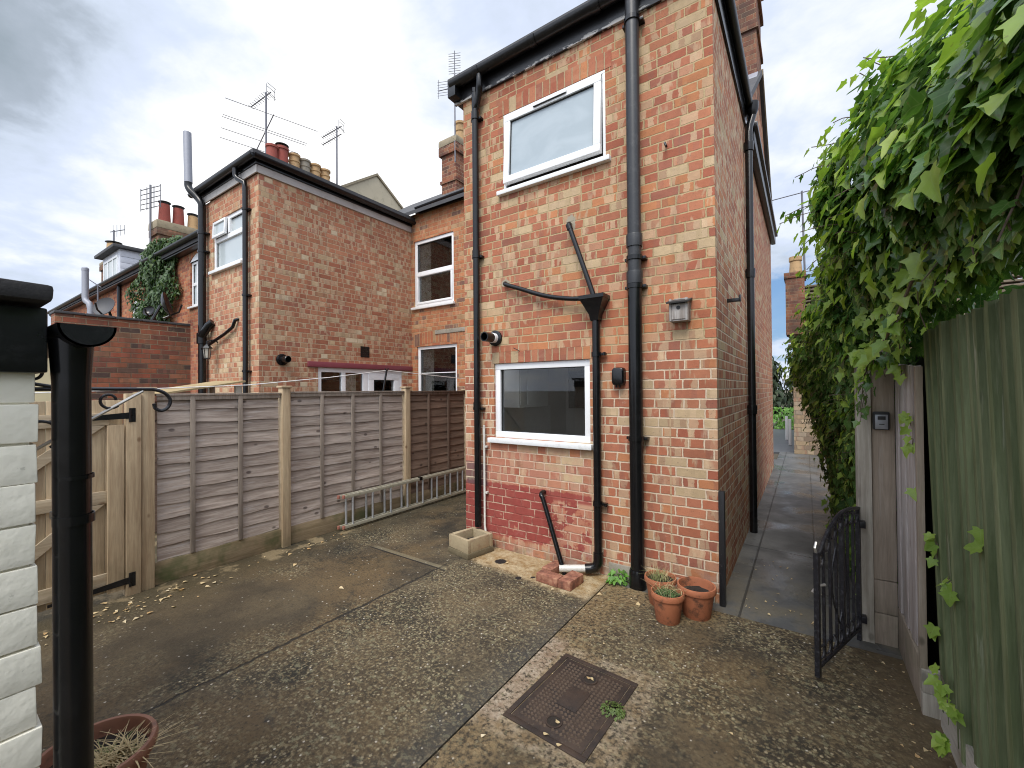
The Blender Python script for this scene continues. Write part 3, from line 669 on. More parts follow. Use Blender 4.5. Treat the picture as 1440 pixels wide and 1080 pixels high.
# kitchen behind the lower window
m = MB(); rx0, rx1, ry0, ry1 = -2.95, -.60, Y0+.11, 5.7
m.quad((rx0,ry1,.05), (rx1,ry1,.05), (rx1,ry1,2.62), (rx0,ry1,2.62)); wall(m, 'x', rx0, ry0, ry1, .05, 2.62, [(3.62,3.90,.95,2.58), (3.92,5.6,2.05,2.58)], .01)  # same added openings, lighting the room from out of view
m.quad((rx1,ry0,.05), (rx1,ry1,.05), (rx1,ry1,2.62), (rx1,ry0,2.62)); m.quad((rx0,ry0,.05), (rx1,ry0,.05), (rx1,ry1,.05), (rx0,ry1,.05)); m.quad((rx0,ry0,2.62), (rx1,ry0,2.62), (rx1,ry1,2.62), (rx0,ry1,2.62))
m.quad((rx0,ry0,.05), (rx1,ry0,.05), (rx1,ry0,1.1), (rx0,ry0,1.1)); m.quad((rx0,ry0,1.9), (rx1,ry0,1.9), (rx1,ry0,2.62), (rx0,ry0,2.62))
m.quad((rx0,ry0,1.1), (LW[0],ry0,1.1), (LW[0],ry0,1.9), (rx0,ry0,1.9)); m.quad((LW[1],ry0,1.1), (rx1,ry0,1.1), (rx1,ry0,1.9), (LW[1],ry0,1.9))
m.build('kitchen_wall', ROOM, house)
m = MB().box((-2.94,3.95,1.40), (-2.62,4.6,2.04), .006).box((-2.625,3.97,1.43), (-2.612,4.1,2.02), .004).box((-2.625,4.12,1.43), (-2.612,4.47,2.02), .004)
tag(m.build('wall_cabinet', CAB_P), 'pale grey wall cabinet seen through the kitchen window', 'cabinet')
m = MB().box((-2.94,3.65,.05), (-2.4,5.2,.93), .006).box((-2.945,3.62,.93), (-2.36,5.25,.97), .005).box((-2.945,3.66,.97), (-2.93,5.2,1.38))
tag(m.build('kitchen_worktop', PORCEL), 'pale kitchen worktop along the wall inside the lower window', 'worktop')
m = MB().box((-2.6,5.1,1.35), (-1.75,5.6,2.30), .006).box((-2.58,5.085,1.37), (-2.19,5.1,2.28), .003).box((-2.17,5.085,1.37), (-1.77,5.1,2.28), .003)
tag(m.build('dark_cabinet', CAB_D), 'black wall cabinet at the back of the kitchen behind the lower window', 'cabinet')
m = MB().box((-1.87,4.55,.05), (-1.80,4.62,2.1), .004).box((-1.30,4.55,.05), (-1.23,4.62,2.1), .004).box((-1.80,4.552,2.04), (-1.30,4.618,2.1), .004).box((-1.80,4.57,.05), (-1.30,4.60,1.0))
tag(m.build('door_frame', UPVC), 'white inner door frame standing in the kitchen behind the lower window', 'door frame')
m = MB().box((-2.25,5.3,.05), (-1.75,5.66,1.34), .01); tag(m.build('tall_unit', plain('taupe unit', (.22,.2,.18), .5)), 'taupe kitchen unit below the black wall cabinet', 'cabinet')

# pipes on the rear wall
def bracket(mb, c, r, w=.03, wallgap=.05, ydir=1, xdir=0):
    x, y, z = c
    mb.lathe((x,y,z), [(r+.001,-w/2),(r+.008,-w/2),(r+.008,w/2),(r+.001,w/2)], 20)
    if ydir: mb.box((x-r-.030,y+r*.2,z-.012), (x+r+.030,y+r+wallgap-.022,z+.012), .003)
    else: mb.box((x-r-wallgap+.02,y-r-.026,z-.012), (x-r*.2,y+r+.026,z+.012), .003)
PY = 3.420
m = MB().tube([(-2.70,Y0-.095,ZE+.13), (-2.70,Y0-.095,ZE+.02), (-2.725,3.40,ZE-.05), (-2.79,PY,ZE-.20), (-2.79,PY,ZE-.30), (-2.79,PY,.20)], .034, 16, sm=5)
dp = m.build('downpipe', BLACKP, house)
for z in (4.42, 2.98, 1.41):
    m = MB(); bracket(m, (-2.79,PY,z), .034); m.lathe((-2.79,PY,z+.03), [(.034,-.02),(.041,-.02),(.041,.035),(.034,.035)], 20)
    m.build('pipe_bracket', BLACKP, dp)
SX, SY = -1.128, 3.405
m = MB().tube([(SX,SY,.02), (SX,SY,2.42)], .055, 24); sp = m.build('soil_pipe', BLACKP, house)
m = MB().tube([(SX,SY,2.42), (SX,SY,5.35)], .054, 24); m.build('upper_pipe', GREYPIPE, sp)
MB().lathe((SX,SY,0), [(.056,0),(.067,0),(.067,.13),(.060,.15),(.056,.15)], 24).build('pipe_socket', BLACKP, sp)
for z in (2.50, 2.80): MB().lathe((SX,SY,z), [(.054,-.05),(.063,-.05),(.065,.04),(.063,.05),(.054,.05)], 24).build('pipe_collar', GREYPIPE, sp)
for z in (4.60, 2.66, 2.43, 1.20):
    m = MB(); bracket(m, (SX,SY,z), .056, .035); m.build('pipe_bracket', BLACKP, sp)
WX_, WY_ = -1.477, 3.43
m = MB().tube([(WX_,WY_,2.25), (WX_,WY_,.16)] , .034, 16)
m.tube([(WX_,WY_,.20), (WX_,WY_-.002,.12), (WX_-.02,WY_-.01,.075), (WX_-.06,WY_-.03,.062), (WX_-.10,WY_-.05,.058)], .042, 16)
wp = m.build('waste_pipe', BLACKP, house)
m = MB().tube([(WX_-.09,WY_-.045,.06), (WX_-.30,WY_-.14,.045)], .031, 16); m.build('pipe_end', WHITEPIPE, wp)
for z in (1.90, .62):
  m = MB(); m.lathe((WX_,WY_,z), [(.034,-.02),(.042,-.02),(.042,.02),(.034,.02)], 20); m.box((WX_+.035,WY_-.005,z-.012), (WX_+.085,WY_+.03,z+.012), .005); m.lathe((WX_+.075,WY_-.008,z), [(0,-.014),(.013,-.014),(.013,.014),(0,.014)], 12)
  m.build('pipe_bracket', BLACKP, wp)
# hopper: a square funnel
m = MB(); t = bmesh.new(); rings = []
for hw, hd0, hd1, z in ((.036,-.036,.036,2.19), (.044,-.046,.040,2.24), (.105,-.10,.045,2.365), (.112,-.105,.045,2.37), (.112,-.105,.045,2.40), (.100,-.095,.036,2.40), (.092,-.088,.034,2.36), (.03,-.03,.03,2.23)):
    rings.append([t.verts.new((WX_+a, WY_+b, z)) for a, b in ((-hw,hd0),(hw,hd0),(hw,hd1),(-hw,hd1))])
for A, B in zip(rings, rings[1:]):
    for k in range(4): t.faces.new((A[k], A[(k+1)%4], B[(k+1)%4], B[k]))
m.add(t); m.build('hopper', BLACKP, wp, sharp=20)
m = MB().tube([(-1.73,3.46,3.085), (-1.725,3.43,3.083), (-1.715,3.41,3.06), (-1.69,3.405,2.99), (-1.49,3.40,2.42), (-1.483,3.40,2.36)], .0215, 14, sm=4)
m.lathe((-1.712,3.408,3.045), [(.0215,-.025),(.027,-.025),(.027,.025),(.0215,.025)], 14, Matrix.Rotation(R_(-19),4,'Y'))
m.build('waste_pipe', BLACKP, house)
m = MB().tube([(-2.455,3.47,2.665), (-2.44,3.44,2.655), (-2.41,3.43,2.635), (-2.226,3.425,2.565), (-2.05,3.42,2.495), (-1.878,3.415,2.442), (-1.70,3.41,2.405), (-1.60,3.41,2.395), (-1.555,3.405,2.40), (-1.52,3.40,2.385)], .0215, 14, sm=4)
m.build('waste_pipe', BLACKP, house)
m = MB().tube([(-2.03,3.47,.64), (-2.03,3.43,.64), (-2.02,3.40,.62), (-1.98,3.39,.55), (-1.735,3.30,.0)], .0215, 14, sm=4)
m.build('waste_pipe', BLACKP, house)
m = MB().tube([(-2.722,3.445,1.24), (-2.722,3.445,.22), (-2.70,3.43,.16)], .011, 10)
for z in (1.02, .55): m.box((-2.715,3.44,z-.01), (-2.69,3.475,z+.01), .003)
m.build('overflow_pipe', WHITEPIPE, house)
# boiler flue: round plate and a stub with a white ring
m = MB(); FM = Matrix.Rotation(R_(90),4,'X')
m.lathe((-2.585,Y0,2.125), [(0,.03),(.062,.03),(.078,.022),(.078,.0)], 28, FM)
fl = m.build('boiler_flue', BLACKP, house)
MB().lathe((-2.585,Y0-.03,2.125), [(.050,0),(.050,.045),(.045,.05)], 24, FM).build('white_ring', UPVC, fl)
MB().lathe((-2.585,Y0-.075,2.125), [(.047,0),(.047,.12),(.038,.12),(.036,.02),(0,.02)], 24, FM).build('flue_tip', BLACKP, fl)
# weatherproof outlet beside the soil pipe
m = MB(); t = bmesh.new(); n = 24
pr = []
for i in range(n):
    a = 2*math.pi*i/n; q = .42
    pr.append((math.copysign(abs(math.cos(a))**q, math.cos(a))*.052, math.copysign(abs(math.sin(a))**q, math.sin(a))*.076))
rg = []
for sc_, d in ((1,0),(1.0,.05),(.93,.064),(.80,.07)): rg.append([t.verts.new((-1.285+a*sc_, Y0-d, 1.705+b*sc_)) for a, b in pr])
for A, B in zip(rg, rg[1:]):
    for k in range(n): t.faces.new((A[k], A[(k+1)%n], B[(k+1)%n], B[k])).smooth = True
t.faces.new(rg[-1]); m.add(t)
ob = m.build('outdoor_socket', BLACKP, house)
m = MB()
for dx in (-.014, .014): m.tube([(-1.285+dx,Y0-.05,1.632), (-1.285+dx,Y0-.05,1.612)], .009, 10)
m.build('cable_gland', BLACKP, ob)
m = MB().tube([(-.885,Y0,3.525), (-.885,Y0-.05,3.53), (-.875,Y0-.055,3.50)], .009, 8)
m.build('hook', BLACK, house)
m = MB().tube([(-2.30,Y0,1.975), (-2.30,Y0-.012,1.985), (-2.35,Y0-.035,2.012)], .0035, 6); m.build('nail', BLACK, house)
# alley wall: downpipe, bracket
m = MB().tube([(XA+.085,5.50,ZE+.08), (XA+.085,5.50,ZE-.03), (XA+.058,5.45,ZE-.16), (XA+.052,5.42,ZE-.25), (XA+.052,5.42,.0)], .038, 16)
m.lathe((XA+.085,5.50,ZE+.03), [(.04,-.05),(.06,.0),(.065,.09),(.05,.09)], 16)
dp = m.build('downpipe', BLACKP, house)
for z in (4.30, 2.88, 1.36): MB().lathe((XA+.052,5.42,z), [(.038,-.05),(.047,-.05),(.050,.03),(.047,.05),(.038,.05)], 20).build('pipe_collar', BLACKP, dp)
m = MB().box((XA,4.02,2.33), (XA+.10,4.05,2.36), .003).box((XA+.09,4.015,2.33), (XA+.105,4.055,2.385), .003); m.build('wall_bracket', BLACK, house)

# things fixed to or standing by this house
bb = thing('bird_box', (-.78, Y0, 2.10), 'small weathered wooden bird box hung on the rear wall near its right corner', 'bird box')
x0, x1, yb, yf = -.852, -.718, Y0-.004, Y0-.115
m = MB().box((x0+.016,yb-.018,2.115), (x1-.016,yb,2.30), .002).box((x0,yf+.006,2.115), (x0+.016,yb,2.285), .002).box((x1-.016,yf+.006,2.115), (x1,yb,2.285), .002).box((x0+.016,yf+.02,2.115), (x1-.016,yb-.018,2.128), .002)
m.box((x0+.016,yf+.012,2.128), (x1-.016,yf+.022,2.245), .002); m.build('box_body', GREYWOOD, bb)
M = rot('X', 16, (0,yb,2.29)); m = MB().box((x0-.015,yf-.03,2.283), (x1+.015,yb,2.298), .003, M); m.build('lid', plain('dark box lid', (.045,.042,.04), .8, var=.3), bb)
MB().lathe((-.785,yf+.0125,2.215), [(0,.003),(.015,.003),(.015,0)], 18, FM).build('entrance_hole', SEAL, bb)

cg = MB().box((XA+.003,3.445,0), (XA+.043,3.495,.84), .004); cgo = cg.build('corner_guard', plain('chipped black post', (.012,.012,.014), .4, var=.3, dust=(.35,.34,.33), dustamt=.5, sc=14, dustlo=.62))
tag(cgo, 'black flat iron guard post with chipped paint at the foot of the wall corner', 'guard post')

# stone gully surround under the left downpipe
tr = thing('gully_trough', (-2.73, 3.27, 0), 'buff stone trough around the gully under the left downpipe', 'trough')
M = rot('Z', -11, (-2.73,3.27,0)); m = MB(); a0, a1, b0, b1, h, w = -2.905, -2.605, 3.10, 3.42, .175, .042
m.box((a0,b0,.05), (a1,b0+w,h), .008, M, .003); m.box((a0,b1-w,.05), (a1,b1,h), .008, M, .003)
m.box((a0,b0+w,.05), (a0+w,b1-w,h), .008, M, .003); m.box((a1-w,b0+w,.05), (a1,b1-w,h), .008, M, .003)
m.build('rim', plain('buff cast stone', (.36,.29,.18), .9, var=.25, sc=9, bump=.5, dust=(.20,.085,.06), dustamt=.45), tr)
m = MB().box((a0-.012,b0-.012,0), (a1+.012,b1,.05), .012, M, .004); m.build('base', plain('mossy trough base', (.13,.105,.06), .95, var=.4, sc=12, bump=.7), tr)
m = MB().box((a0+w,b0+w,.05), (a1-w,b1-w,.09), 0, M); m.build('silt', SOIL, tr)
# loose bricks round the second gully
for i, (a, b, z, an, lab) in enumerate((((-1.870,3.045), (-1.660,3.150), .070, -4, 'loose red brick lying frontmost beside the gully under the diagonal pipe'),
        ((-1.652,3.040), (-1.540,3.255), .073, -5, 'loose brick under the white pipe end, set at right angles to its neighbours'),
        ((-1.885,3.175), (-1.785,3.385), .068, -4, 'loose brick against the painted wall, left of the diagonal pipe foot'))):
    c = ((a[0]+b[0])/2, (a[1]+b[1])/2, 0)
    o = MB().box((a[0],a[1],.001), (b[0],b[1],z), .007, rot('Z', an, c), .003).build('loose_brick', LOOSE)
    tag(o, lab, 'brick', 'loose bricks round the gully')
# ------------------------------------------------------------------ ground
m = MB(); m.quad((-400,-400,-.06),(400,-400,-.06),(400,400,-.06),(-400,400,-.06)); tag(m.build('ground', EARTH), kind='structure')
m = MB(); m.box((-8.35,-6,-.3), (-1.37,5.9,0), 0); tag(m.build('patio', PATIO), kind='structure')
m = MB()
m.box((-1.358,-6,-.3), (.95,3.350,.006), .006)
tag(m.build('patio_slab', SLAB), kind='structure')
m = MB(); m.box((-1.36,3.36,-.3), (.62,11.2,.0), .004); m.box((-.54,11.2,-.3), (.62,12.6,-.001)); tag(m.build('path', PATHM), kind='structure')
m = MB(); m.box((-1.3695,-6,-.3), (-1.3585,3.4,-.012)); tag(m.build('expansion_joint', SOIL), kind='structure')
m = MB(); m.box((-30,12.61,-.3), (30,19.5,-.012)); tag(m.build('road', ROAD), kind='structure')
# cast iron inspection cover, slightly askew
dc = thing('inspection_cover', (-1.0,1.99,0), 'rusty square iron drain cover with a raised diamond tread set in the patio', 'drain cover')
M = rot('Z', -3.2, (-1.0,1.99,0)); a0, a1, b0, b1 = -1.225, -.775, 1.685, 2.295
m = MB(); w = .028
for p, q in (((a0,b0),(a1,b0+w)), ((a0,b1-w),(a1,b1)), ((a0,b0+w),(a0+w,b1-w)), ((a1-w,b0+w),(a1,b1-w))): m.box((p[0],p[1],-.02), (q[0],q[1],.011), .002, M)
m.build('frame', COVER, dc)
m = MB(); m.box((a0+w+.004,b0+w+.004,-.02), (a1-w-.004,b1-w-.004,.008), .001, M)
tm = MB(); nx, ny = 15, 21; hx = (a1-a0-2*w-.06)/nx; hy = (b1-b0-2*w-.06)/ny
for i in range(nx):
    for j in range(ny):
        x, y = a0+w+.03+(i+.5)*hx, b0+w+.03+(j+.5)*hy
        if abs(x+1.0) < .062 and abs(y-1.99) < .085: continue
        if min(math.hypot(x+1.0,y-2.17), math.hypot(x+1.0,y-1.80)) < .05: continue
        t = bmesh.new(); e = .46
        vs = [t.verts.new((x+dx*hx*e, y+dy*hy*e, .0075)) for dx, dy in ((-1,0),(0,-1),(1,0),(0,1))] + [t.verts.new((x+dx*hx*e*.6, y+dy*hy*e*.6, .0135)) for dx, dy in ((-1,0),(0,-1),(1,0),(0,1))]
        t.faces.new(vs[4:])
        for k in range(4): t.faces.new((vs[k], vs[(k+1)%4], vs[4+(k+1)%4], vs[4+k]))
        tm.add(t, M)
tm.build('tread', TREAD, dc)
m.box((-1.055,1.91,.008), (-.945,2.07,.0105), .001, M)
m.build('lid', COVER, dc)
for y in (2.17, 1.80):
    m = MB(); m.lathe(M @ V((-1.0,y,.008)), [(.034,0),(.034,.004),(.042,.004),(.042,0)], 24); o = m.build('lifting_ring', COVER, dc)
    MB().lathe(M @ V((-1.0,y,.0082)), [(0,.001),(.034,.001)], 24).build('dirt_fill', SOIL, o)

# ================================================================== garden fence on the left
FX = -4.47
fence = thing('garden_fence', (FX,3.2,0), 'weathered timber lap panel fence with softwood posts along the left of the yard', 'fence')
def lap_panel(y0, y1, z0, z1, batt, mat, bmat, nb=12):
    m = MB(); h = (z1-z0)/nb
    for i in range(nb):
        zb, n = z0+i*h, 26
        t = bmesh.new(); lo, hi = [], []
        ph = random.random()*9; amp = random.uniform(.002,.007)
        for k in range(n+1):
            y = y0+.02+(y1-y0-.04)*k/n; wv = amp*math.sin(ph+y*4.3)+amp*.7*math.sin(ph*2+y*13.7)+random.uniform(-.0015,.0015)
            lo.append((FX+.006+random.uniform(0,.002), y, zb-.012+wv)); hi.append((FX-.008, y, min(zb+h+.018, z1-.004)))
        A = [t.verts.new(p) for p in lo]; B = [t.verts.new(p) for p in hi]
        A2 = [t.verts.new((p[0]-.009, p[1], p[2])) for p in lo]; B2 = [t.verts.new((p[0]-.006, p[1], p[2])) for p in hi]
        for k in range(n):
            t.faces.new((A[k],A[k+1],B[k+1],B[k])); t.faces.new((A2[k],A[k],A[k+1],A2[k+1])) ; t.faces.new((A2[k],B2[k],B2[k+1],A2[k+1]))
        m.add(t)
    p = m.build('panel', mat, fence)
    for y in batt:
        MB().box((FX+.008,y-.018,z0-.01), (FX+.026,y+.018,z1-.004), .002).build('batten', bmat, p)
    MB().box((FX-.022,y0+.005,z1-.002), (FX+.032,y1-.005,z1+.016), .003).build('capping_rail', bmat, p)
    MB().box((FX+.007,y0+.012,z1-.04), (FX+.022,y1-.012,z1-.003), .002).build('top_rail', bmat, p)
lap_panel(1.235, 2.27, .205, 1.575, (1.50,1.885), OVERLAP, BATTEN)
lap_panel(2.355, 3.905, .20, 1.585, (2.72,3.115,3.52), OVERLAP, BATTEN)
lap_panel(3.995, 5.16, .195, 1.580, (4.36,4.77), OVERLAP_B, BATTEN_B)
for a, b in ((1.235,2.27), (2.355,3.905), (3.995,5.16)):
    MB().box((FX-.018,a,.0), (FX+.014,b,.187), .004).build('gravel_board', GRAVEL, fence)
for y, z in ((1.185,1.625), (2.312,1.64), (3.95,1.635), (5.20,1.60)):
    p = MB().box((FX-.045,y-.042,-.05), (FX+.045,y+.042,z), .006).build('post', NEWWOOD, fence)
    MB().box((FX-.06,y-.056,z+.001), (FX+.06,y+.056,z+.022), .008).build('post_cap', NEWWOOD, p)
# timber gate (seen from its braced side)
gate = thing('timber_gate', (-4.45,.65,0), 'new softwood boarded gate with ledges, braces and black strap hinges left of the fence', 'gate')
gx = -4.465; ya, yb = .20, 1.035
m = MB(); n = 8; bw = (yb-ya)/n
for i in range(n): m.box((gx-.012, ya+i*bw+.0015, .06), (gx+.006, ya+(i+1)*bw-.0015, 1.545+.0*i), .003)
m.build('boards', NEWWOOD, gate)
for z, h in ((1.40,.095), (.80,.095), (.165,.10)): MB().box((gx+.007,ya+.005,z-h/2), (gx+.030,yb-.085,z+h/2), .003).build('ledge', NEWWOOD_Y, gate)
MB().box((gx+.0305,yb-.10,.06), (gx+.05,yb-.002,1.35), .003).build('stile', NEWWOOD, gate)
for (y0_, z0_, y1_, z1_) in ((ya+.05,.845,yb-.16,1.350), (ya+.05,.215,yb-.16,.750)):
    MB().prism([(gx+.008,y0_-.05,z0_), (gx+.008,y0_+.06,z0_), (gx+.008,y1_+.05,z1_), (gx+.008,y1_-.06,z1_)], (.021,0,0)).build('brace', NEWWOOD_Y, gate)
MB().box((gx-.02,1.042,-.02), (gx+.055,1.138,1.595), .005).build('hanging_post', NEWWOOD, gate)
for z in (1.425, .125):
    m = MB().prism([(gx+.052,1.10,z+.055), (gx+.052,1.10,z-.055), (gx+.052,1.062,z-.055), (gx+.052,1.062,z-.028), (gx+.052,.62,z-.016-.02), (gx+.052,.62,z+.004-.02), (gx+.052,1.062,z+.022), (gx+.052,1.062,z+.055)], (.006,0,0))
    m.tube([(gx+.058,1.066,z-.055), (gx+.058,1.066,z+.055)], .008, 8); m.build('strap_hinge', BLACK, gate)

# ladder lying on its side against the fence
lad = thing('ladder', (-4.3,4.2,0), 'aluminium double ladder lying on its side along the fence foot', 'ladder')
lo = lambda t: (0, 2.93+t*2.75, 0)
for sec, x in (('lower', -4.352), ('upper', -4.405)):
    ys = 2.93 if sec == 'lower' else 2.90
    for z in (.045, .395):
        MB().box((x-.012,ys,z-.022 if z > .2 else z-.018), (x+.012,5.75,z+.014 if z > .2 else z+.018), .004).build('stile', ALUG, lad)
        MB().box((x-.013,ys-.024,z-.023 if z > .2 else z-.019), (x+.013,ys+.002,z+.015 if z > .2 else z+.019), .004).build('end_cap', REDCAP, lad)
    for k in range(10):
        y = 3.04+k*.275+(.0 if sec == 'lower' else -.055)
        MB().tube([(x,y,.056), (x,y,.375)], .0140, 10).build('rung', ALU, lad)
MB().box((-4.372,4.07,.375), (-4.332,4.12,.42), .005).build('catch', BLACKP, lad)

# ================================================================== white outbuilding at the left edge
OX, OY = -1.222, .157
ob = thing('outbuilding', (-2.3,-1.5,0), 'white painted brick outbuilding with a black felt roof edge at the far left', 'outbuilding')
m = MB(); c = .0775; nr = 22
for i in range(nr):
    z0 = 1.66-(i+1)*c; e = OY+random.uniform(-.004,.004)
    m.box((OX-.09, OY-.62, z0+.0012), (OX+random.uniform(-.002,.002)+i*.0006, e+i*.0006, z0+c-.0012), .0028, None, .0018)
    yb_ = OY-.622-(.11 if i % 2 else 0)
    if i % 2: m.box((OX-.09, OY-.7285, z0+.0012), (OX+random.uniform(-.002,.002), OY-.6215, z0+c-.0012), .0028)
    while yb_ > -2.9:
        m.box((OX-.09, yb_-.2235, z0+.0012), (OX+random.uniform(-.002,.002)+i*.0006, yb_-.001, z0+c-.0012), .0028); yb_ -= .2245
m.box((-3.4,-2.99,0), (OX-.008,OY-.008,1.66))
m.build('wall', WHITEWALL, ob)
m = MB().box((OX-.02,-3.0,1.640), (OX+.018,OY+.012,1.765), .004); m.build('bargeboard', BLACK, ob)
m = MB().box((-3.4,OY+.001,1.642), (OX-.021,OY+.018,1.76), .003); m.build('fascia', BLACK, ob)
m = MB()
for i in range(24):
    y1 = OY+.016-i*.135; m.box((-3.45,y1-.16,1.772+.0022*i), (OX+.062+random.uniform(-.004,.004),y1,1.800+.0022*i+random.uniform(0,.006)), .008, None, .003)
m.build('roof', FEATH, ob)
m = half_gutter(MB(), (-3.3,OY+.062,1.735), (OX+.052,OY+.062,1.735), .043, thick=.004, seg=16)
m.build('gutter', BLACK, ob)
m = MB().tube([(OX-.012,OY+.050,1.71), (OX-.012,OY+.050,1.62), (OX+.004,OY+.056,.0)], [.034,.0290,.0290], 24)
pp = m.build('downpipe', BLACKP, ob)
m = MB().lathe((OX-.009,OY+.053,1.345), [(.0295,-.009),(.0315,-.009),(.0315,.009),(.0295,.009)], 24); m.box((OX-.09,OY+.030,1.337), (OX-.03,OY+.036,1.353), .002); m.build('pipe_bracket', BLACKP, pp)
MB().lathe((OX-.009,OY+.053,1.43), [(.0295,-.004),(.0305,-.004),(.0305,.004),(.0295,.004)], 24).build('pipe_joint', BLACKP, pp)
# scrolled hanging-basket bracket on its end wall
hb = thing('basket_bracket', (-1.75,OY,1.6), 'black scrolled iron hanging basket bracket on the end wall of the white outbuilding', 'bracket')
bx = -1.75; r = .0055
m = MB().tube([(bx,OY,1.612), (bx,.30,1.613), (bx,.455,1.612), (bx,.485,1.610), (bx,.512,1.598), (bx,.526,1.575), (bx,.520,1.552), (bx,.503,1.541), (bx,.487,1.549), (bx,.483,1.565)], r, 8, sm=5)
m.build('arm', IRON, hb)
MB().tube([(bx,OY,1.40), (bx,.455,1.606)], .0045, 8).build('strut', BRIGHT, hb)
def spiral(cy, cz, r0, r1, a0, a1, n=22): return [(bx, cy+(r0+(r1-r0)*i/n)*math.cos(R_(a0+(a1-a0)*i/n)), cz+(r0+(r1-r0)*i/n)*math.sin(R_(a0+(a1-a0)*i/n))) for i in range(n+1)]
MB().tube(spiral(.228,1.487,.045,.030,-60,190), .004, 8).build('scroll', IRON, hb)
MB().tube(spiral(.375,1.578,.014,.026,0,320), .004, 8).build('scroll', IRON, hb)
MB().tube([(bx,OY+.02,1.655), (bx,.20,1.632), (bx,.27,1.616)] , .005, 8).build('scroll', IRON, hb)
MB().tube(spiral(.215,1.658,.018,.026,-100,200), .004, 8).build('scroll', IRON, hb)
MB().box((bx-.015,OY,1.36), (bx+.015,OY+.006,1.70), .002).build('wall_plate', IRON, hb)

# ================================================================== pots and plants
def pot(name, c, r, h, mat, label, grp, soil=.8, plant=None, rimh=.2, tilt=0, seed=1):
    rnd = random.Random(seed)
    o = thing(name, (c[0],c[1],0), label, 'plant pot', grp)
    rb = r*.66; rz = h*(1-rimh)
    m = MB().lathe((c[0],c[1],0), [(0,.001),(rb,.001),(rb+.004,.006),(r*.90,rz),(r*.985,rz+.004),(r,rz+.012),(r,h-.010),(r*.97,h),(r*.90,h),(r*.875,h-.01),(r*.86,rz*1.0),(r*.80,h*soil-.02)], 44)
    m.build('pot_body', mat, o)
    t = bmesh.new(); n = 10
    vs = [[t.verts.new((c[0]+r*.84*i/n*math.cos(2*math.pi*k/28), c[1]+r*.84*i/n*math.sin(2*math.pi*k/28), h*soil+rnd.uniform(-.010,.012)*(i < n))) for k in range(28)] for i in range(1, n+1)]
    c0 = t.verts.new((c[0],c[1],h*soil))
    for k in range(28): t.faces.new((c0, vs[0][k], vs[0][(k+1)%28]))
    for i in range(n-1):
        for k in range(28): t.faces.new((vs[i][k], vs[i+1][k], vs[i+1][(k+1)%28], vs[i][(k+1)%28]))
    m = MB(); m.add(t); m.build('soil', SOIL, o)
    def blades(num, spread, L, lean, mat_, nm, w=.0022, off=(0,0)):
        m = MB()
        for i in range(num):
            a = rnd.uniform(0,6.28); q = math.sqrt(rnd.random())*spread; p = V((c[0]+off[0]+q*math.cos(a), c[1]+off[1]+q*math.sin(a), h*soil-.004))
            a2 = rnd.uniform(0,6.28); l = L*rnd.uniform(.5,1.15); ln = lean*rnd.uniform(.3,1.2); pts = []
            for k in range(5):
                u = k/4; pts.append(p + V((math.cos(a2)*l*ln*u*u, math.sin(a2)*l*ln*u*u, l*u*(1-.45*ln*u))))
            sd_ = V((-math.sin(a2), math.cos(a2), 0))*w
            L_ = [m.bm.verts.new(q_ - sd_*(1-.8*k/4)) for k, q_ in enumerate(pts)]; R2_ = [m.bm.verts.new(q_ + sd_*(1-.8*k/4)) for k, q_ in enumerate(pts)]
            for k in range(4): m.bm.faces.new((L_[k],R2_[k],R2_[k+1],L_[k+1]))
        m.build(nm, mat_, o, sharp=0)
    if plant == 'green': blades(170, r*.62, h*.35, 1.1, WEED2, 'grass_tuft'); blades(26, r*.7, h*.75, 1.3, STRAW, 'dry_stalks', .0012)
    if plant == 'dry': blades(120, r*.62, h*.42, 1.0, DRYGREEN, 'grass_tuft'); blades(46, r*.65, h*.7, .8, STRAW, 'dry_stalks', .0012)
    if plant == 'straw': blades(150, r*.34, h*.42, 1.6, STRAW, 'dry_stalks', .0032, (r*.32,r*.30)); blades(50, r*.26, h*.3, 1.4, DRYGREEN, 'grass_tuft', .003, (r*.15,r*.2))
    return o
WEED_O = leaf_mat('olive weed', (.06,.10,.02), (.10,.15,.035), (.15,.19,.05), .2, .6)
WEED2 = leaf_mat('tuft green', (.07,.14,.04), (.12,.20,.07), (.2,.27,.12), .2, .6)
pot('plant_pot', (-.800,3.035), .112, .205, TERRA, 'terracotta pot of short green grass, frontmost of the three by the corner', 'terracotta pots by the wall corner', .84, 'green', seed=3)
pot('plant_pot', (-.648,3.215), .130, .220, TERRA, 'widest terracotta pot, bare soil inside, nearest the wall corner', 'terracotta pots by the wall corner', .72, None, seed=5)
pot('plant_pot', (-.905,3.245), .115, .205, TERRA, 'terracotta pot of dry tufted grass beside the foot of the thick pipe', 'terracotta pots by the wall corner', .86, 'dry', seed=8)
pot('large_plant_pot', (-2.20,.430), .185, .27, TERRA_D, 'large brown pot with dead straw, standing behind the black downpipe at lower left', None, .80, 'straw', .16, seed=4)
m = MB()
for k in range(3):
    pts = [(-.80+.10*math.cos(1.2*k+i*.35), 3.0+.13*math.sin(.6*k+i*.28)-.03*k, .215+.03*math.sin(i*.7+k)-.012*i) for i in range(7)]
    m.tube(pts, .0016, 5)
tag(m.build('dead_stems', STRAW), 'dry stems trailing over the front terracotta pot', 'stems')

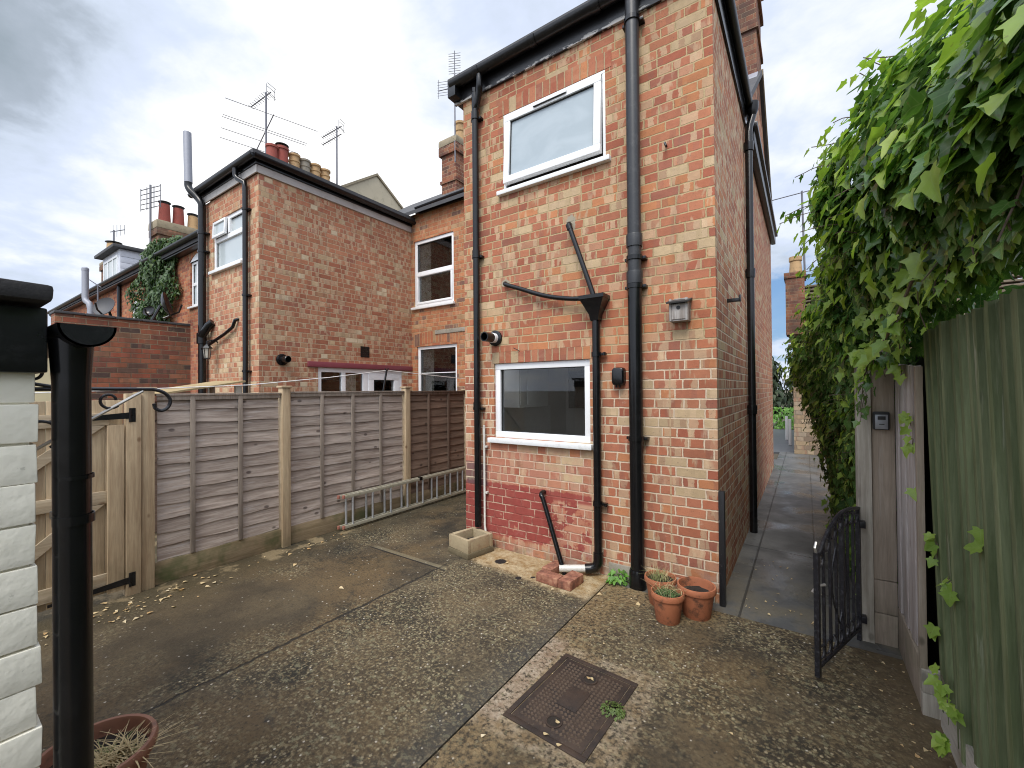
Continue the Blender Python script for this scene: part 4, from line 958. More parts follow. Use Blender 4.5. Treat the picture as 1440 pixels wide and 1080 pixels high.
# leaves --------------------------------------------------------------------------------
LEAF = [(0,.05),(.18,-.07),(.38,-.03),(.33,.15),(.57,.37),(.33,.47),(.23,.66),(.13,.85),(0,1.0),(-.13,.85),(-.23,.66),(-.33,.47),(-.57,.37),(-.33,.15),(-.38,-.03),(-.18,-.07)]
LEAF_S = [(0,0),(.34,.08),(.30,.36),(.15,.62),(0,.95),(-.15,.62),(-.30,.36),(-.34,.08)]
class Leaves:
    def __init__(s): s.v = []; s.f = []; s.uv = []
    def add(s, p, nrm, down, size, shape=LEAF, rnd=random, fold=.16, curl=.18):
        fold *= rnd.uniform(.3,1.9); curl *= rnd.uniform(-.3,2.6)
        n = V(nrm).normalized(); d = V(down); d = (d - n*d.dot(n))
        if d.length < 1e-3: d = n.orthogonal()
        d.normalize(); sx = d.cross(n); b = len(s.v); P = V(p)
        ww = size*rnd.uniform(.85,1.1)
        for (x, y) in shape:
            h = fold*abs(x)*size - curl*size*max(0,y-.25)**2*1.6 + rnd.uniform(-.025,.025)*size
            s.v.append(tuple(P + sx*(x*ww) + d*((y)*size) + n*h)); s.uv.append((x,y))
        k = len(shape); s.uv.append((0,.34)); s.v.append(tuple(P + d*(.34*size) + n*(-.03*size)))
        for i in range(k): s.f.append((b+i, b+(i+1)%k, b+k))
    def build(s, name, mat, parent=None):
        off = OFF[parent.name] if parent else V((0,0,0))
        me = bpy.data.meshes.new(name); me.from_pydata([(a-off.x,b-off.y,c-off.z) for a,b,c in s.v], [], s.f); me.materials.append(mat)
        lay = me.uv_layers.new(name='leaf'); ix = np.empty(len(me.loops), dtype=np.int32); me.loops.foreach_get('vertex_index', ix)
        lay.data.foreach_set('uv', np.array(s.uv, dtype=np.float32)[ix].ravel())
        me.polygons.foreach_set('use_smooth', [True]*len(me.polygons))
        o = bpy.data.objects.new(name, me); COL.objects.link(o); OFF[o.name] = off
        if parent: o.parent = parent
        return o
def weed(c, n, R, H, size, label, mat=WEED, name='weed'):
    L = Leaves()
    for i in range(n):
        a = random.uniform(0,6.28); q = math.sqrt(random.random())*R; zz = random.uniform(.15,1)*H*(1-.5*q/R)
        L.add((c[0]+q*math.cos(a), c[1]+q*math.sin(a), c[2]+zz), (math.cos(a)*.5+random.uniform(-.3,.3), math.sin(a)*.5-.25+random.uniform(-.3,.3), 1), (math.cos(a),math.sin(a),-.3), size*random.uniform(.6,1.2))
    return tag(L.build(name, mat), label, 'weed')
weed((-1.30,3.39,0), 60, .080, .15, .042, 'bright green leafy weed growing at the wall foot by the thick pipe')
weed((-.80,2.02,.01), 170, .055, .028, .013, 'small green weed growing at the edge of the drain cover', WEED_O, 'weed')
# fallen leaves
L = Leaves()
for i in range(230):
    k = random.random()
    if k < .42: p = (random.gauss(-4.15,.12), random.gauss(.95,.28))
    elif k < .55: p = (random.uniform(-4.35,-4.15), random.uniform(1.2,3.1))
    elif k < .70: p = (random.gauss(.40,.05), random.uniform(2.4,3.3))
    elif k < .82: p = (random.uniform(-.4,.1), random.uniform(3.5,4.6))
    else: p = (random.uniform(-4,.4), random.uniform(.8,3.3))
    if p[0] < -4.42 or (p[0] > .44) : continue
    if -.55 > p[0] > -3 and p[1] > 3.4: continue
    L.add((p[0],p[1],.009), (random.uniform(-.25,.25),random.uniform(-.25,.25),1), (random.uniform(-1,1),random.uniform(-1,1),0), random.choice((.014,.02,.026,.032,.042))*(1 if k < .55 else .62) if k<.97 else .045, LEAF_S, curl=.1)
for p in ((-1.005,2.165,.015), (-.99,2.18,.016), (-.985,1.795,.015), (-1.01,1.70,.017), (-.93,1.68,.017)): L.add(p, (.1,.1,1), (random.uniform(-1,1),random.uniform(-1,1),0), .03, LEAF_S, curl=.1)
tag(L.build('fallen_leaves', LEAFLIT), 'scattered dry leaves and chips lying on the patio', 'fallen leaves', kind='stuff')
# ================================================================== right side: posts, fences, iron gate, ivy
gp = thing('gate_post', (.36,3.53,0), 'silvered timber gate post with a brown board beside it at the alley mouth', 'gate post')
m = MB().box((.268,3.478,-.02), (.338,3.60,1.86), .006, None, .003); m.build('post', OLDPOST, gp)
m = MB().box((.341,3.492,.40), (.452,3.56,1.86), .004, None, .002); m.build('cladding_board', OLDPINK, gp)
m = MB().box((.341,3.488,.0), (.452,3.56,.19), .004).box((.341,3.490,.194), (.452,3.56,.396), .004); m.build('foot_board', OLDPINK, gp)
ks = thing('key_safe', (.382,3.49,1.39), 'small black and grey key safe screwed to the brown board of the gate post', 'key safe')
m = MB().box((.345,3.452,1.335), (.424,3.491,1.447), .009); m.build('body', KEYB, ks)
m = MB().box((.354,3.446,1.340), (.415,3.452,1.430), .004); d = m.build('door', KEYF, ks)
MB().box((.366,3.443,1.398), (.404,3.446,1.420), .002).build('code_window', KEYB, d)
MB().box((.372,3.4445,1.368), (.398,3.446,1.373), .0005).build('latch', KEYB, d)
# grey board fence running from the post towards the camera
gf = thing('board_fence', (.46,3.2,0), 'short weathered grey board fence between the gate post and the green fence', 'fence')
M = None
m = MB(); n = 6
for i in range(n):
    y1 = 3.475-i*(.575/n); y0_ = y1-.575/n+.004; x = .452+.004*(i % 2)+.0015*i
    m.box((x,y0_,.262), (x+.016,y1,1.735-.006*i), .003, None, .003)
m.build('boards', OLDGREY, gf)
MB().box((.448,2.86,.215), (.476,2.893,1.70), .003).build('end_strip', OLDPINK, gf)
MB().box((.452,2.90,.0), (.478,3.476,.255), .004, None, .003).build('gravel_board', OLDPINK, gf)
m = MB().box((.452,2.842,-.02), (.545,2.886,.112), .004).box((.452,2.844,.114), (.545,2.888,.222), .004); m.build('stub', OLDPOST, gf)
# green stained fence nearest the camera, leaning a little towards the yard
gn = thing('green_fence', (.55,1.6,0), 'dark green stained vertical board fence under the ivy at the right edge', 'fence')
M = Matrix.Translation((.535,0,0)) @ Matrix.Rotation(R_(-1.4),4,'Y')
m = MB(); y = 2.86; i = 0
while y > -.6:
    w = random.uniform(.085,.125); x = random.uniform(0,.012)
    t = bmesh.new(); pr = []
    y1, y0_ = y, y-w-.018
    sec = [(0,y0_),( -.020-x,y0_+.004),(-.024-x,y0_+.020),(-.010-x,(y0_+y1)/2),(-.004-x,y1),(0.004,y1)]
    lean = random.uniform(-.012,.004); nz = 6
    for k in range(nz+1):
        z = .10+k*(1.86-.10)/nz; sh = lean*(1-k/nz)*3+random.uniform(-.002,.002)
        pr.append([t.verts.new((a,b+sh,z+(random.uniform(-.01,.01) if k == nz else 0))) for a, b in sec])
    for A, B in zip(pr, pr[1:]):
        for k in range(len(sec)): t.faces.new((A[k],A[(k+1)%6],B[(k+1)%6],B[k]))
    t.faces.new(pr[0][::-1]); t.faces.new(pr[-1]); m.add(t, M)
    y -= w
m.build('boards', GREENB, gn)
m = MB().box((.005,-.6,.25), (.05,2.80,.33), .004, M).box((.005,-.6,1.5), (.05,2.80,1.58), .004, M); m.build('rail', GREENB, gn)
m = MB().prism([(.507,2.80,0), (.507,2.80,.19), (.495,-.6,.17), (.495,-.6,0)], (.018,0,0)); m.build('gravel_board', PALEWOOD, gn)
MB().box((.57,2.70,0), (.67,2.80,1.8), .005).build('post', GREENB, gn)
# wrought iron gate standing open
ig = thing('iron_gate', (.272,3.47,0), 'low black wrought iron gate with curled bars standing open at the alley mouth', 'gate')
p0, p1 = V((.262,3.43,0)), V((.040,2.855,0)); dv = p1-p0; GL = dv.length; du = dv.normalized(); nn = V((-du.y,du.x,0))
G_ = lambda u, z, o=0: tuple(p0 + du*u + nn*o + V((0,0,z)))
def gz(u):                                                           # arched top rail
    t = u/GL
    return .86 - .20*max(0,(t-.38)/.62)**1.9 - .02*max(0,(.2-t)/.2)
m = MB()
def gbar(u, z0, z1, w=.006, nm='bar'):
    a = du*w; b = nn*w; t = bmesh.new()
    vs = [t.verts.new(V(G_(u,z))+sa*a+sb*b) for z in (z0,z1) for sa, sb in ((-1,-1),(1,-1),(1,1),(-1,1))]
    for f_ in ((0,3,2,1),(4,5,6,7),(0,1,5,4),(1,2,6,5),(2,3,7,6),(3,0,4,7)): t.faces.new([vs[i] for i in f_])
    mm = MB(); mm.add(t); return mm.build(nm, IRON, ig)
gbar(.0, .02, .85, .011, 'stile'); gbar(GL, .03, .70, .012, 'stile')
nb = 7
for k in range(1, nb):
    u = GL*k/nb; gbar(u, .10, gz(u)-.005, .0065 if k != 3 else .012)
MB().tube([G_(u, gz(u)) for u in [GL*i/16 for i in range(17)]], .011, 8, flat=1.0).build('top_rail', IRON, ig)
MB().tube([G_(0,.095), G_(GL,.075)], .011, 8).build('bottom_rail', IRON, ig)
def ring(u, z, r, nm='scroll', a0=0, a1=330):
    MB().tube([G_(u+r*math.cos(R_(a0+(a1-a0)*i/14)), z+r*math.sin(R_(a0+(a1-a0)*i/14))) for i in range(15)], .0055, 6).build(nm, SCROLLM, ig)
for k in range(nb):
    u = GL*(k+.5)/nb
    ring(u, .145, .036); ring(u, gz(u)-.055, .034, a0=180, a1=510)
for s_ in (-1, 1): MB().tube([G_(GL*.5+s_*.11*math.sin(i*.45), .22+i*.075) for i in range(7)], .005, 6).build('twist_bar', IRON, ig)
MB().tube([G_(GL,.48,-.02), G_(GL,.52,.0), G_(GL-.05,.52,.02)], .008, 8).build('latch', BRIGHT, ig)
MB().tube([G_(GL+.004,.70), G_(GL+.02,.73), G_(GL+.004,.755), G_(GL-.02,.74)], .007, 8).build('finial', BRIGHT, ig)
for z in (.15, .74): MB().box((.262,3.425,z-.02), (.30,3.475,z+.02), .003).build('hinge', IRON, ig)

# ivy ------------------------------------------------------------------------------------
ivy = thing('ivy', (.7,3.2,0), 'huge mass of green ivy spilling over the fences at the upper right', 'ivy')
KEY = [  # Y, x of face at bulge height, z low, z bulge, z top, x at foot
    (-.2, .56, 2.02, 2.2, 3.0, .62), (.55, .42, 2.0, 2.15, 2.95, .50), (1.0, .29, 2.0, 2.14, 2.90, .42), (1.6, .22, 1.99, 2.24, 2.88, .42), (2.2, .16, 1.96, 2.45, 3.05, .42), (2.7, .11, 1.88, 2.66, 3.25, .42),
    (3.2, .11, 1.76, 2.66, 3.26, .40), (3.62, .10, 1.2, 2.5, 3.08, .33), (3.85, .09, .0, 2.32, 2.92, .34), (4.6, .03, .0, 2.06, 2.68, .30), (5.4, -.07, .0, 1.90, 2.42, .27), (6.2, -.16, .0, 1.80, 2.22, .26), (7.0, -.06, .0, 1.75, 2.15, .32), (7.6, .10, .1, 1.65, 2.05, .44)]
def lerp_key(y):
    if y <= KEY[0][0]: return KEY[0]
    for a, b in zip(KEY, KEY[1:]):
        if a[0] <= y <= b[0]:
            t = (y-a[0])/(b[0]-a[0]); return [p+(q-p)*t for p, q in zip(a, b)]
    return KEY[-1]
rnd = random.Random(7)
def lump(y, z): return .035*math.sin(y*3.1+z*2.3)+.035*math.sin(y*6.7-z*4.9+1.3)+.03*math.sin(y*11.3+z*9.1)
def surf(y, s):
    """s in 0..1 runs up the face and over the top; returns point, normal"""
    _, xb, zl, zb, zt, xf = lerp_key(y)
    if s < .62:
        t = s/.62
        if zl < 1: z = zl+(zb-zl)*t; x = xf+(xb-xf)*t**2.3
        else: z = zl+(zb-zl)*t; x = xf+(xb-xf)*math.sin(t*math.pi/2)
        n = V((-1, 0, -.15 if t < .5 else .25))
    else:
        t = (s-.62)/.38; a = t*math.pi*.5
        z = zb+(zt-zb)*math.sin(a); x = xb+(.95-xb)*(1-math.cos(a)); n = V((-math.cos(a), 0, math.sin(a)+.15))
    k = lump(y, z); n.normalize()
    return V((x,y,z))+n*k*(.35+.65*min(1,s*2)), n
O, Y_ = Leaves(), Leaves()
def shoot(p, d, n, ln, L, sz0, cnt):
    """a leafy shoot hanging or reaching out"""
    p = V(p); pts = [p.copy()]
    for i in range(cnt):
        d = (d + V((rnd.uniform(-.25,.25), rnd.uniform(-.25,.25), rnd.uniform(-.30,.12)))).normalized(); p = p + d*(ln/cnt); pts.append(p.copy())
        sd_ = d.cross(V((0,0,1))) * rnd.choice((-1,1))
        L.add(p + sd_*.02, n + V((rnd.uniform(-.5,.5), rnd.uniform(-.5,.5), rnd.uniform(0,.8))), sd_ + d*.6 + V((0,0,-.55)), sz0*rnd.uniform(.65,1.1)*(1-.35*i/cnt), rnd=rnd)
    return pts
N = 42000
for i in range(N):
    u = rnd.random()
    y = -.2+7.8*(u**1.1) if u < .97 else rnd.uniform(0,2.5)
    s = rnd.random()**.9
    p, n = surf(y, s)
    depth = abs(rnd.gauss(0,.085)) + (rnd.uniform(0,.22) if rnd.random() < .3 else 0)
    if math.sin(p.y*13+p.z*7)*math.sin(p.z*12-p.y*5.5+.7) > .38: depth += rnd.uniform(.10,.20)   # hollows between the clumps
    p = p - n*depth + V((0, rnd.uniform(-.03,.03), rnd.uniform(-.03,.03)))
    if p.z < .02 or (y < 2.0 and p.x < lerp_key(y)[1]-.05): continue
    if 2.85 < p.y < 3.62 and p.z < 1.74 and p.x > .26: continue
    base = .057 if y < 2.8 else .064
    sz = base*rnd.choice((.6,.75,.9,1.0,1.1,1.3))
    if y < 2.6 and rnd.random() < .09: sz *= 1.5
    nr = n*1.1 + V((rnd.gauss(0,.32), rnd.gauss(0,.32)-.34, rnd.gauss(.50,.30)))
    dn = V((rnd.gauss(-.35,.35), rnd.gauss(-.1,.5), -1.0))
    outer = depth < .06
    (Y_ if (outer and rnd.random() < .20+.22*(s > .6)) else O).add(p, nr, dn, sz, rnd=rnd)  # young growth, favoured outside and on top to colour in the lit leaves
stems = MB()
for i in range(150):                                                  # shoots breaking the outline
    y = rnd.uniform(2.1,7.2); s = rnd.uniform(.30,.97); p, n = surf(y, s)
    d = n + V((rnd.uniform(-.3,.1), rnd.uniform(-.5,.5), rnd.uniform(-.25,.55)))
    pts = shoot(p-n*.06, d.normalized(), n, rnd.uniform(.10,.24), Y_ if rnd.random() < .55 else O, rnd.uniform(.055,.085), rnd.randint(5,9))
    stems.tube(pts, .0022, 5)
for i in range(90):                                                   # bright clusters on the surface
    y = rnd.uniform(.6,7.3); s = rnd.uniform(.05,.9); p, n = surf(y, s)
    if p.z < .5 and y < 3.6: continue
    for k in range(rnd.randint(4,9)):
        q = p + V((rnd.gauss(0,.05), rnd.gauss(0,.07), rnd.gauss(0,.07))) + n*rnd.uniform(.0,.035)
        if 2.85 < q.y < 3.62 and q.z < 1.72 and q.x > .26: continue
        Y_.add(q, n + V((rnd.gauss(0,.3), rnd.gauss(-.1,.3), rnd.gauss(.5,.3))), V((rnd.gauss(-.3,.3), rnd.gauss(0,.5), -1)), rnd.uniform(.045,.08), rnd=rnd)
# hanging sprays along the lower edge over the green fence and posts
for i in range(46):
    y = rnd.uniform(.6,3.5); p, n = surf(y, .04)
    pts = shoot(p+V((-.02,0,.06)), V((-.15,rnd.uniform(-.5,.5),-.8)).normalized(), V((-1,-.3,.2)), rnd.uniform(.10,.24), O if rnd.random() < .6 else Y_, rnd.uniform(.05,.085), rnd.randint(4,7))
    stems.tube(pts, .002, 5)
def runner(pts, r, n, sz, L):
    stems.tube(pts, r, 6); pv = [V(p) for p in pts]
    for i in range(n):
        t = (i+.5)/n*(len(pv)-1); k = min(int(t), len(pv)-2); p = pv[k].lerp(pv[k+1], t-k); d = (pv[k+1]-pv[k]).normalized()
        L.add(p+V((-.01,rnd.uniform(-.03,.03),rnd.uniform(-.03,.04))), V((-.8,-.8,.5)) + V((rnd.gauss(0,.35),rnd.gauss(0,.35),rnd.gauss(0,.3))), V((rnd.gauss(-.2,.5),rnd.gauss(0,.6),-.8)), sz*rnd.uniform(.7,1.2), rnd=rnd)
# the bare looping runner below the mass
runner([(.34,1.95,2.08), (.325,2.15,1.97), (.31,2.40,1.86), (.29,2.62,1.78), (.27,2.78,1.745), (.255,2.90,1.76), (.25,2.96,1.80)], .006, 20, .075, Y_)
runner([(.36,2.35,2.02), (.32,2.6,1.95), (.28,2.8,1.93), (.24,2.95,1.96)], .004, 12, .055, Y_)
for (a, b, n_) in (((.485,2.76,.90),(.48,2.66,.83),7), ((.48,2.50,.80),(.48,2.42,.76),4), ((.49,2.74,.48),(.485,2.73,.47),2), ((.475,2.60,.34),(.47,2.48,.24),9), ((.475,2.42,.31),(.47,2.36,.30),4), ((.46,2.50,.15),(.46,2.44,.09),5), ((.49,2.09,1.10),(.49,2.06,1.07),2), ((.43,3.02,1.43),(.44,2.93,1.40),4), ((.435,2.94,1.34),(.44,2.90,1.31),3), ((.44,2.92,1.08),(.44,2.91,1.07),1), ((.36,3.44,1.74),(.40,3.40,1.66),6), ((.42,3.2,1.72),(.43,3.05,1.64),7)):
    runner([a, tuple((p+q)/2+.01 for p, q in zip(a, b)), b], .002, n_, .058, Y_)
O.build('foliage', IVY, ivy); Y_.build('young_lit_leaves', IVY_Y, ivy)
for i in range(26):
    y = rnd.uniform(3.8,7.2); p, n = surf(y, rnd.uniform(.1,.5)); stems.tube([(.62,y+rnd.uniform(-.3,.3),rnd.uniform(.1,1.2)), tuple((V((.6,y,1.5))+p)/2), tuple(p-n*.08)], [.012,.008,.004], 6)
so_ = stems.build('stems', BARK, ivy); so_['kind'] = 'stuff'
# boundary fence under the ivy along the alley, coloured dark for the shaded gap
m = MB().box((.56,2.92,0), (.66,7.5,1.80)); tag(m.build('boundary_fence', DARKF), 'dark boundary fence hidden under the ivy along the alley', 'fence')
# ================================================================== neighbouring house
NX, NY, NL = -6.385, 2.945, -8.385
nb_ = thing('brick_house', (-7.4,3.5,0), 'lower brick house wing behind the fence with brown flecked side wall and white soffits', 'house')
NW = (-7.91, -6.85, 3.555, 4.365); ZN = 4.70
m = wall(MB(), 'y', NY, NL, NX, 0, ZN+.03, [NW], .08); m.build('rear_wall', BRICK_N, nb_)
ND = (3.835, 5.56, .03, 1.985)
m = wall(MB(), 'x', NX, NY, 5.80, 0, ZN+.03, [ND], .10); m.build('side_wall', BRICK_N, nb_)
RW1 = (-6.300, -5.262, 3.225, 4.520); RW2 = (-6.235, -5.20, .6, 2.455)
m = wall(MB(), 'y', 5.80, NX, -4.47, 0, 5.06, [RW1, RW2], .12)
m.quad((NL,5.8,0), (NL,NY,0), (NL,NY,ZN), (NL,5.8,ZN)); m.build('main_wall', BRICK_R, nb_)
w1 = window(nb_, 'y', NY, *NW, rec=.02, w=.06, hbars=(4.05,), pane=BLIND)
f = mapper('y', NY); m = MB(); fbox(m, f, (-7.40,.012,4.09), (-7.34,.085,4.305), .004); m.build('mullion', UPVC, w1)
M = rot('X', -3, (0,NY,4.33)); m = MB(); frame(m, f, -7.87, -7.415, 4.080, 4.335, .038, -.02, .018, .004, M); ts = m.build('top_sash', UPVC, w1)
m = MB(); fbox(m, f, (-7.832,.0,4.118), (-7.453,.005,4.297), 0, M); m.build('pane', BLIND, ts)
w2 = window(nb_, 'y', 5.80, *RW1, rec=.02, w=.065, hbars=(3.875,))
f = mapper('y', 5.80); m = MB(); frame(m, f, RW1[0]+.05, RW1[1]-.05, 3.28, 3.86, .04, .008, .06, .004); m.build('lower_sash', UPVC, w2)
w3 = window(nb_, 'y', 5.80, *RW2, rec=.03, w=.06, sill=False)
m = MB(); fbox(m, f, (-6.16,.045,1.93), (-5.26,.075,1.945)); m.build('glazing_bar', UPVC, w3)
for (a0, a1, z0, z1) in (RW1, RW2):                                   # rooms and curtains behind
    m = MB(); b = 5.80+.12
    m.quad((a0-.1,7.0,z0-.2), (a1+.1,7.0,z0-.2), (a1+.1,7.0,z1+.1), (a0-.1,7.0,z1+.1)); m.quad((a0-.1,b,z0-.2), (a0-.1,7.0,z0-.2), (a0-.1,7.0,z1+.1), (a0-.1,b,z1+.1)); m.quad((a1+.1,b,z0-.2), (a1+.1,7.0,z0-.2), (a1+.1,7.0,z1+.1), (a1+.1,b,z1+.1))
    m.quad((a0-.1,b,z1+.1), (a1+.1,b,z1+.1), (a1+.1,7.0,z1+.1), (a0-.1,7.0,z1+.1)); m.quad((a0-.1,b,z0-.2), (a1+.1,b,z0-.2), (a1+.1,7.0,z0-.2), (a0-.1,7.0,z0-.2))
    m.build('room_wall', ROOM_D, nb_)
    m = MB(); t = bmesh.new(); A = []; n = 30
    for k in range(n+1): A.append([t.verts.new((a0+.04+.30*k/n, 5.908+.010*math.sin(k*1.35), z)) for z in (z0+.02, z1-.05)])
    for k in range(n): t.faces.new((A[k][0],A[k+1][0],A[k+1][1],A[k][1])).smooth = True
    m.add(t); m.build('curtain', CURTAIN, nb_)
# arch and slate plate over the lower window
m = MB(); n = 18; a0, a1 = -6.33, -5.12
zz = lambda x: 2.455+.055*(1-((x-(a0+a1)/2)/((a1-a0)/2))**2)
t = bmesh.new(); ra = []
for k in range(n+1):
    x = a0+(a1-a0)*k/n; ra.append([t.verts.new((x,5.797,zz(x))), t.verts.new((x,5.797,zz(x)+.225)), t.verts.new((x,5.83,zz(x)+.225)), t.verts.new((x,5.83,zz(x)))])
for A, B in zip(ra, ra[1:]):
    for k in range(4): t.faces.new((A[k],A[(k+1)%4],B[(k+1)%4],B[k]))
m.add(t); m.build('arch', SOLD_R, nb_)
m = MB().box((-5.74,5.786,2.66), (-4.98,5.81,2.735), .004); m.build('mortar_plate', CEMENT, nb_)
# patio doors in the side wall
f = mapper('x', NX)
m = MB(); frame(m, f, ND[0], ND[1], ND[2], ND[3], .07, .02, .09); fbox(m, f, (4.27,.022,.1), (4.345,.088,1.915), .004); fbox(m, f, (4.69,.021,.1), (4.80,.089,1.915), .004)
pd = m.build('patio_door', UPVC, nb_)
m = MB(); frame(m, f, 4.80, 5.49, .1, 1.915, .115, .012, .085, .006); dd = m.build('door_leaf', UPVC, pd)
m = MB(); fbox(m, f, (4.90,.05,.2), (5.385,.056,1.81)); m.build('pane', GLASS, dd)
m = MB(); fbox(m, f, (3.905,.05,.1), (4.27,.056,1.915)); m.build('pane', GLASS, pd); m = MB(); fbox(m, f, (4.345,.05,.1), (4.69,.056,1.915)); m.build('pane', GLASS, pd)
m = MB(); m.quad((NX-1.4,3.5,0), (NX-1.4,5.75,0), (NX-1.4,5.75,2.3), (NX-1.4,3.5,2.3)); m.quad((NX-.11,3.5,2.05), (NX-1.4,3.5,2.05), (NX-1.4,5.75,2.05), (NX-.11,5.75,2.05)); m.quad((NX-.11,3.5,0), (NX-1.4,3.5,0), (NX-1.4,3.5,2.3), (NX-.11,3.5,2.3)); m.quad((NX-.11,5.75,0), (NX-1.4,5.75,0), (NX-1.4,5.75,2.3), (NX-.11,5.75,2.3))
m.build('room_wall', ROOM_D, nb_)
m = MB(); t = bmesh.new(); A = []
for k in range(25): A.append([t.verts.new((NX-.20+.02*math.sin(k*1.4), 4.42+.24*k/24, z)) for z in (.1, 1.9)])
for k in range(24): t.faces.new((A[k][0],A[k+1][0],A[k+1][1],A[k][1])).smooth = True
m.add(t); m.build('curtain', CURTAIN, nb_)
m = MB(); fbox(m, f, (3.66,-.03,1.99), (5.79,.02,2.075), .006); m.build('lintel', MAROON, nb_)
# eaves: soffit, fascia, gutter and hipped roof
m = MB().box((NX+.003,NY-.02,ZN+.02), (NX+.024,5.79,ZN+.13), .003).box((NL,NY-.041,ZN+.02), (NX+.024,NY-.021,ZN+.13), .003)
m.build('soffit', SOFFIT, nb_)
m = MB().box((NL-.06,NY-.06,ZN+.131), (NX+.045,NY-.021,ZN+.21), .004).box((NX+.003,NY-.02,ZN+.131), (NX+.045,5.79,ZN+.21), .004); m.build('fascia_board', BLACKP, nb_)
m = half_gutter(MB(), (NL-.08,NY-.115,ZN+.215), (NX+.11,NY-.115,ZN+.225), .052); half_gutter(m, (NX+.10,NY-.11,ZN+.225), (NX+.10,5.80,ZN+.205), .052, V((1,0,0))); m.build('gutter', BLACK, nb_)
m = MB(); ex, ey, ez = NX+.12, NY-.13, ZN+.225
for z in (0, .06):
    m.quad((NL-.12,ey,ez+z), (ex,ey,ez+z), (NX-.7,NY+.9,5.22+z), (NL,NY+.9,5.22+z)); m.quad((ex,ey,ez+z), (ex,5.85,ez+z), (NX-.7,5.85,5.22+z), (NX-.7,NY+.9,5.22+z))
    m.quad((NL,NY+.9,5.22+z), (NX-.7,NY+.9,5.22+z), (NX-.7,5.85,5.22+z), (NL,5.85,5.22+z)); m.quad((NL-.12,ey,ez+z), (NL,NY+.9,5.22+z), (NL,5.85,5.22+z), (NL-.12,5.85,ez+z))
m.quad((NL-.12,ey,ez), (ex,ey,ez), (ex,ey,ez+.06), (NL-.12,ey,ez+.06)); m.quad((ex,ey,ez), (ex,5.85,ez), (ex,5.85,ez+.06), (ex,ey,ez+.06))
m.build('wing_roof', TILE, nb_)
m = MB(); m.prism([(-8.40,YM-.16,ZM+.0), (-8.40,YR,ZR), (-8.40,YR,ZR-.09), (-8.40,YM-.16,ZM-.07)], (3.925,0,0)); m.prism([(-8.40,YF+.1,4.62), (-8.40,YR,ZR), (-8.40,YR,ZR-.09), (-8.40,YF+.1,4.55)], (3.925,0,0)); m.build('main_roof', TILE, nb_)
m = half_gutter(MB(), (-6.10,YM-.12,5.10), (-3.02,YM-.12,5.13), .055); m.box((-6.12,YM-.05,5.02), (-3.02,YM-.003,5.10), .003); m.build('gutter', BLACK, nb_)
# pipes on its wing
m = MB().tube([(-6.83,NY-.115,ZN+.17), (-6.83,NY-.115,ZN+.07), (-6.80,NY-.10,ZN+.02), (-6.67,NY-.06,ZN-.06), (-6.655,NY-.06,ZN-.14), (-6.655,NY-.06,.0)], .036, 14); dp = m.build('downpipe', BLACKP, nb_)
for z in (4.25, 3.0, 1.9):
    m = MB(); bracket(m, (-6.655,NY-.06,z), .036); m.build('pipe_bracket', BLACKP, dp)
SXN = -8.10
m = MB().tube([(SXN,NY-.085,.0), (SXN,NY-.085,4.62)], .056, 18); m.tube([(SXN,NY-.085,4.58), (SXN,NY-.09,4.68), (SXN-.06,NY-.12,4.78), (SXN-.15,NY-.19,4.90), (SXN-.19,NY-.21,4.98), (SXN-.19,NY-.21,5.06)], .055, 16, sm=4); sp = m.build('soil_pipe', BLACKP, nb_)
m = MB().tube([(SXN-.19,NY-.21,5.04), (SXN-.235,NY-.21,5.88)], .058, 18); m.build('vent_pipe', GALV, sp)
m = MB().tube([(SXN+.02,NY-.11,2.50), (SXN+.07,NY-.10,2.54), (SXN+.19,NY-.06,2.68), (SXN+.24,NY-.02,2.73)], .058, 16); m.lathe((SXN+.02,NY-.10,2.47), [(.061,-.08),(.07,-.08),(.07,.09),(.061,.09)], 18); m.build('branch_pipe', BLACKP, sp)
m = MB().tube([(SXN+.02,NY-.10,2.30), (SXN+.20,NY-.07,2.36), (-7.35,NY-.05,2.50), (-7.10,NY-.045,2.58), (-7.03,NY-.04,2.68), (-7.00,NY,2.70)], .024, 12); m.build('waste_pipe', BLACKP, nb_)
for z in (4.2, 3.9):
    m = MB(); bracket(m, (SXN,NY-.085,z), .057, .035); m.build('pipe_bracket', BLACKP, sp)
FX_ = Matrix.Rotation(R_(90),4,'Y')
m = MB().lathe((NX,3.265,2.075), [(0,.03),(.06,.03),(.085,.02),(.085,0)], 24, FX_); fl = m.build('boiler_flue', BLACKP, nb_)
MB().lathe((NX+.02,3.265,2.075), [(.05,0),(.05,.16),(.042,.17),(.03,.05),(0,.05)], 20, FX_).build('flue_tip', BLACKP, fl)
m = MB()
for i in range(5): m.box((NX,4.63,2.20+i*.036), (NX+.012,4.80,2.226+i*.036), .002)
m.box((NX,4.625,2.195), (NX+.006,4.805,2.385)); m.build('air_vent', BLACK, nb_)
m = MB()
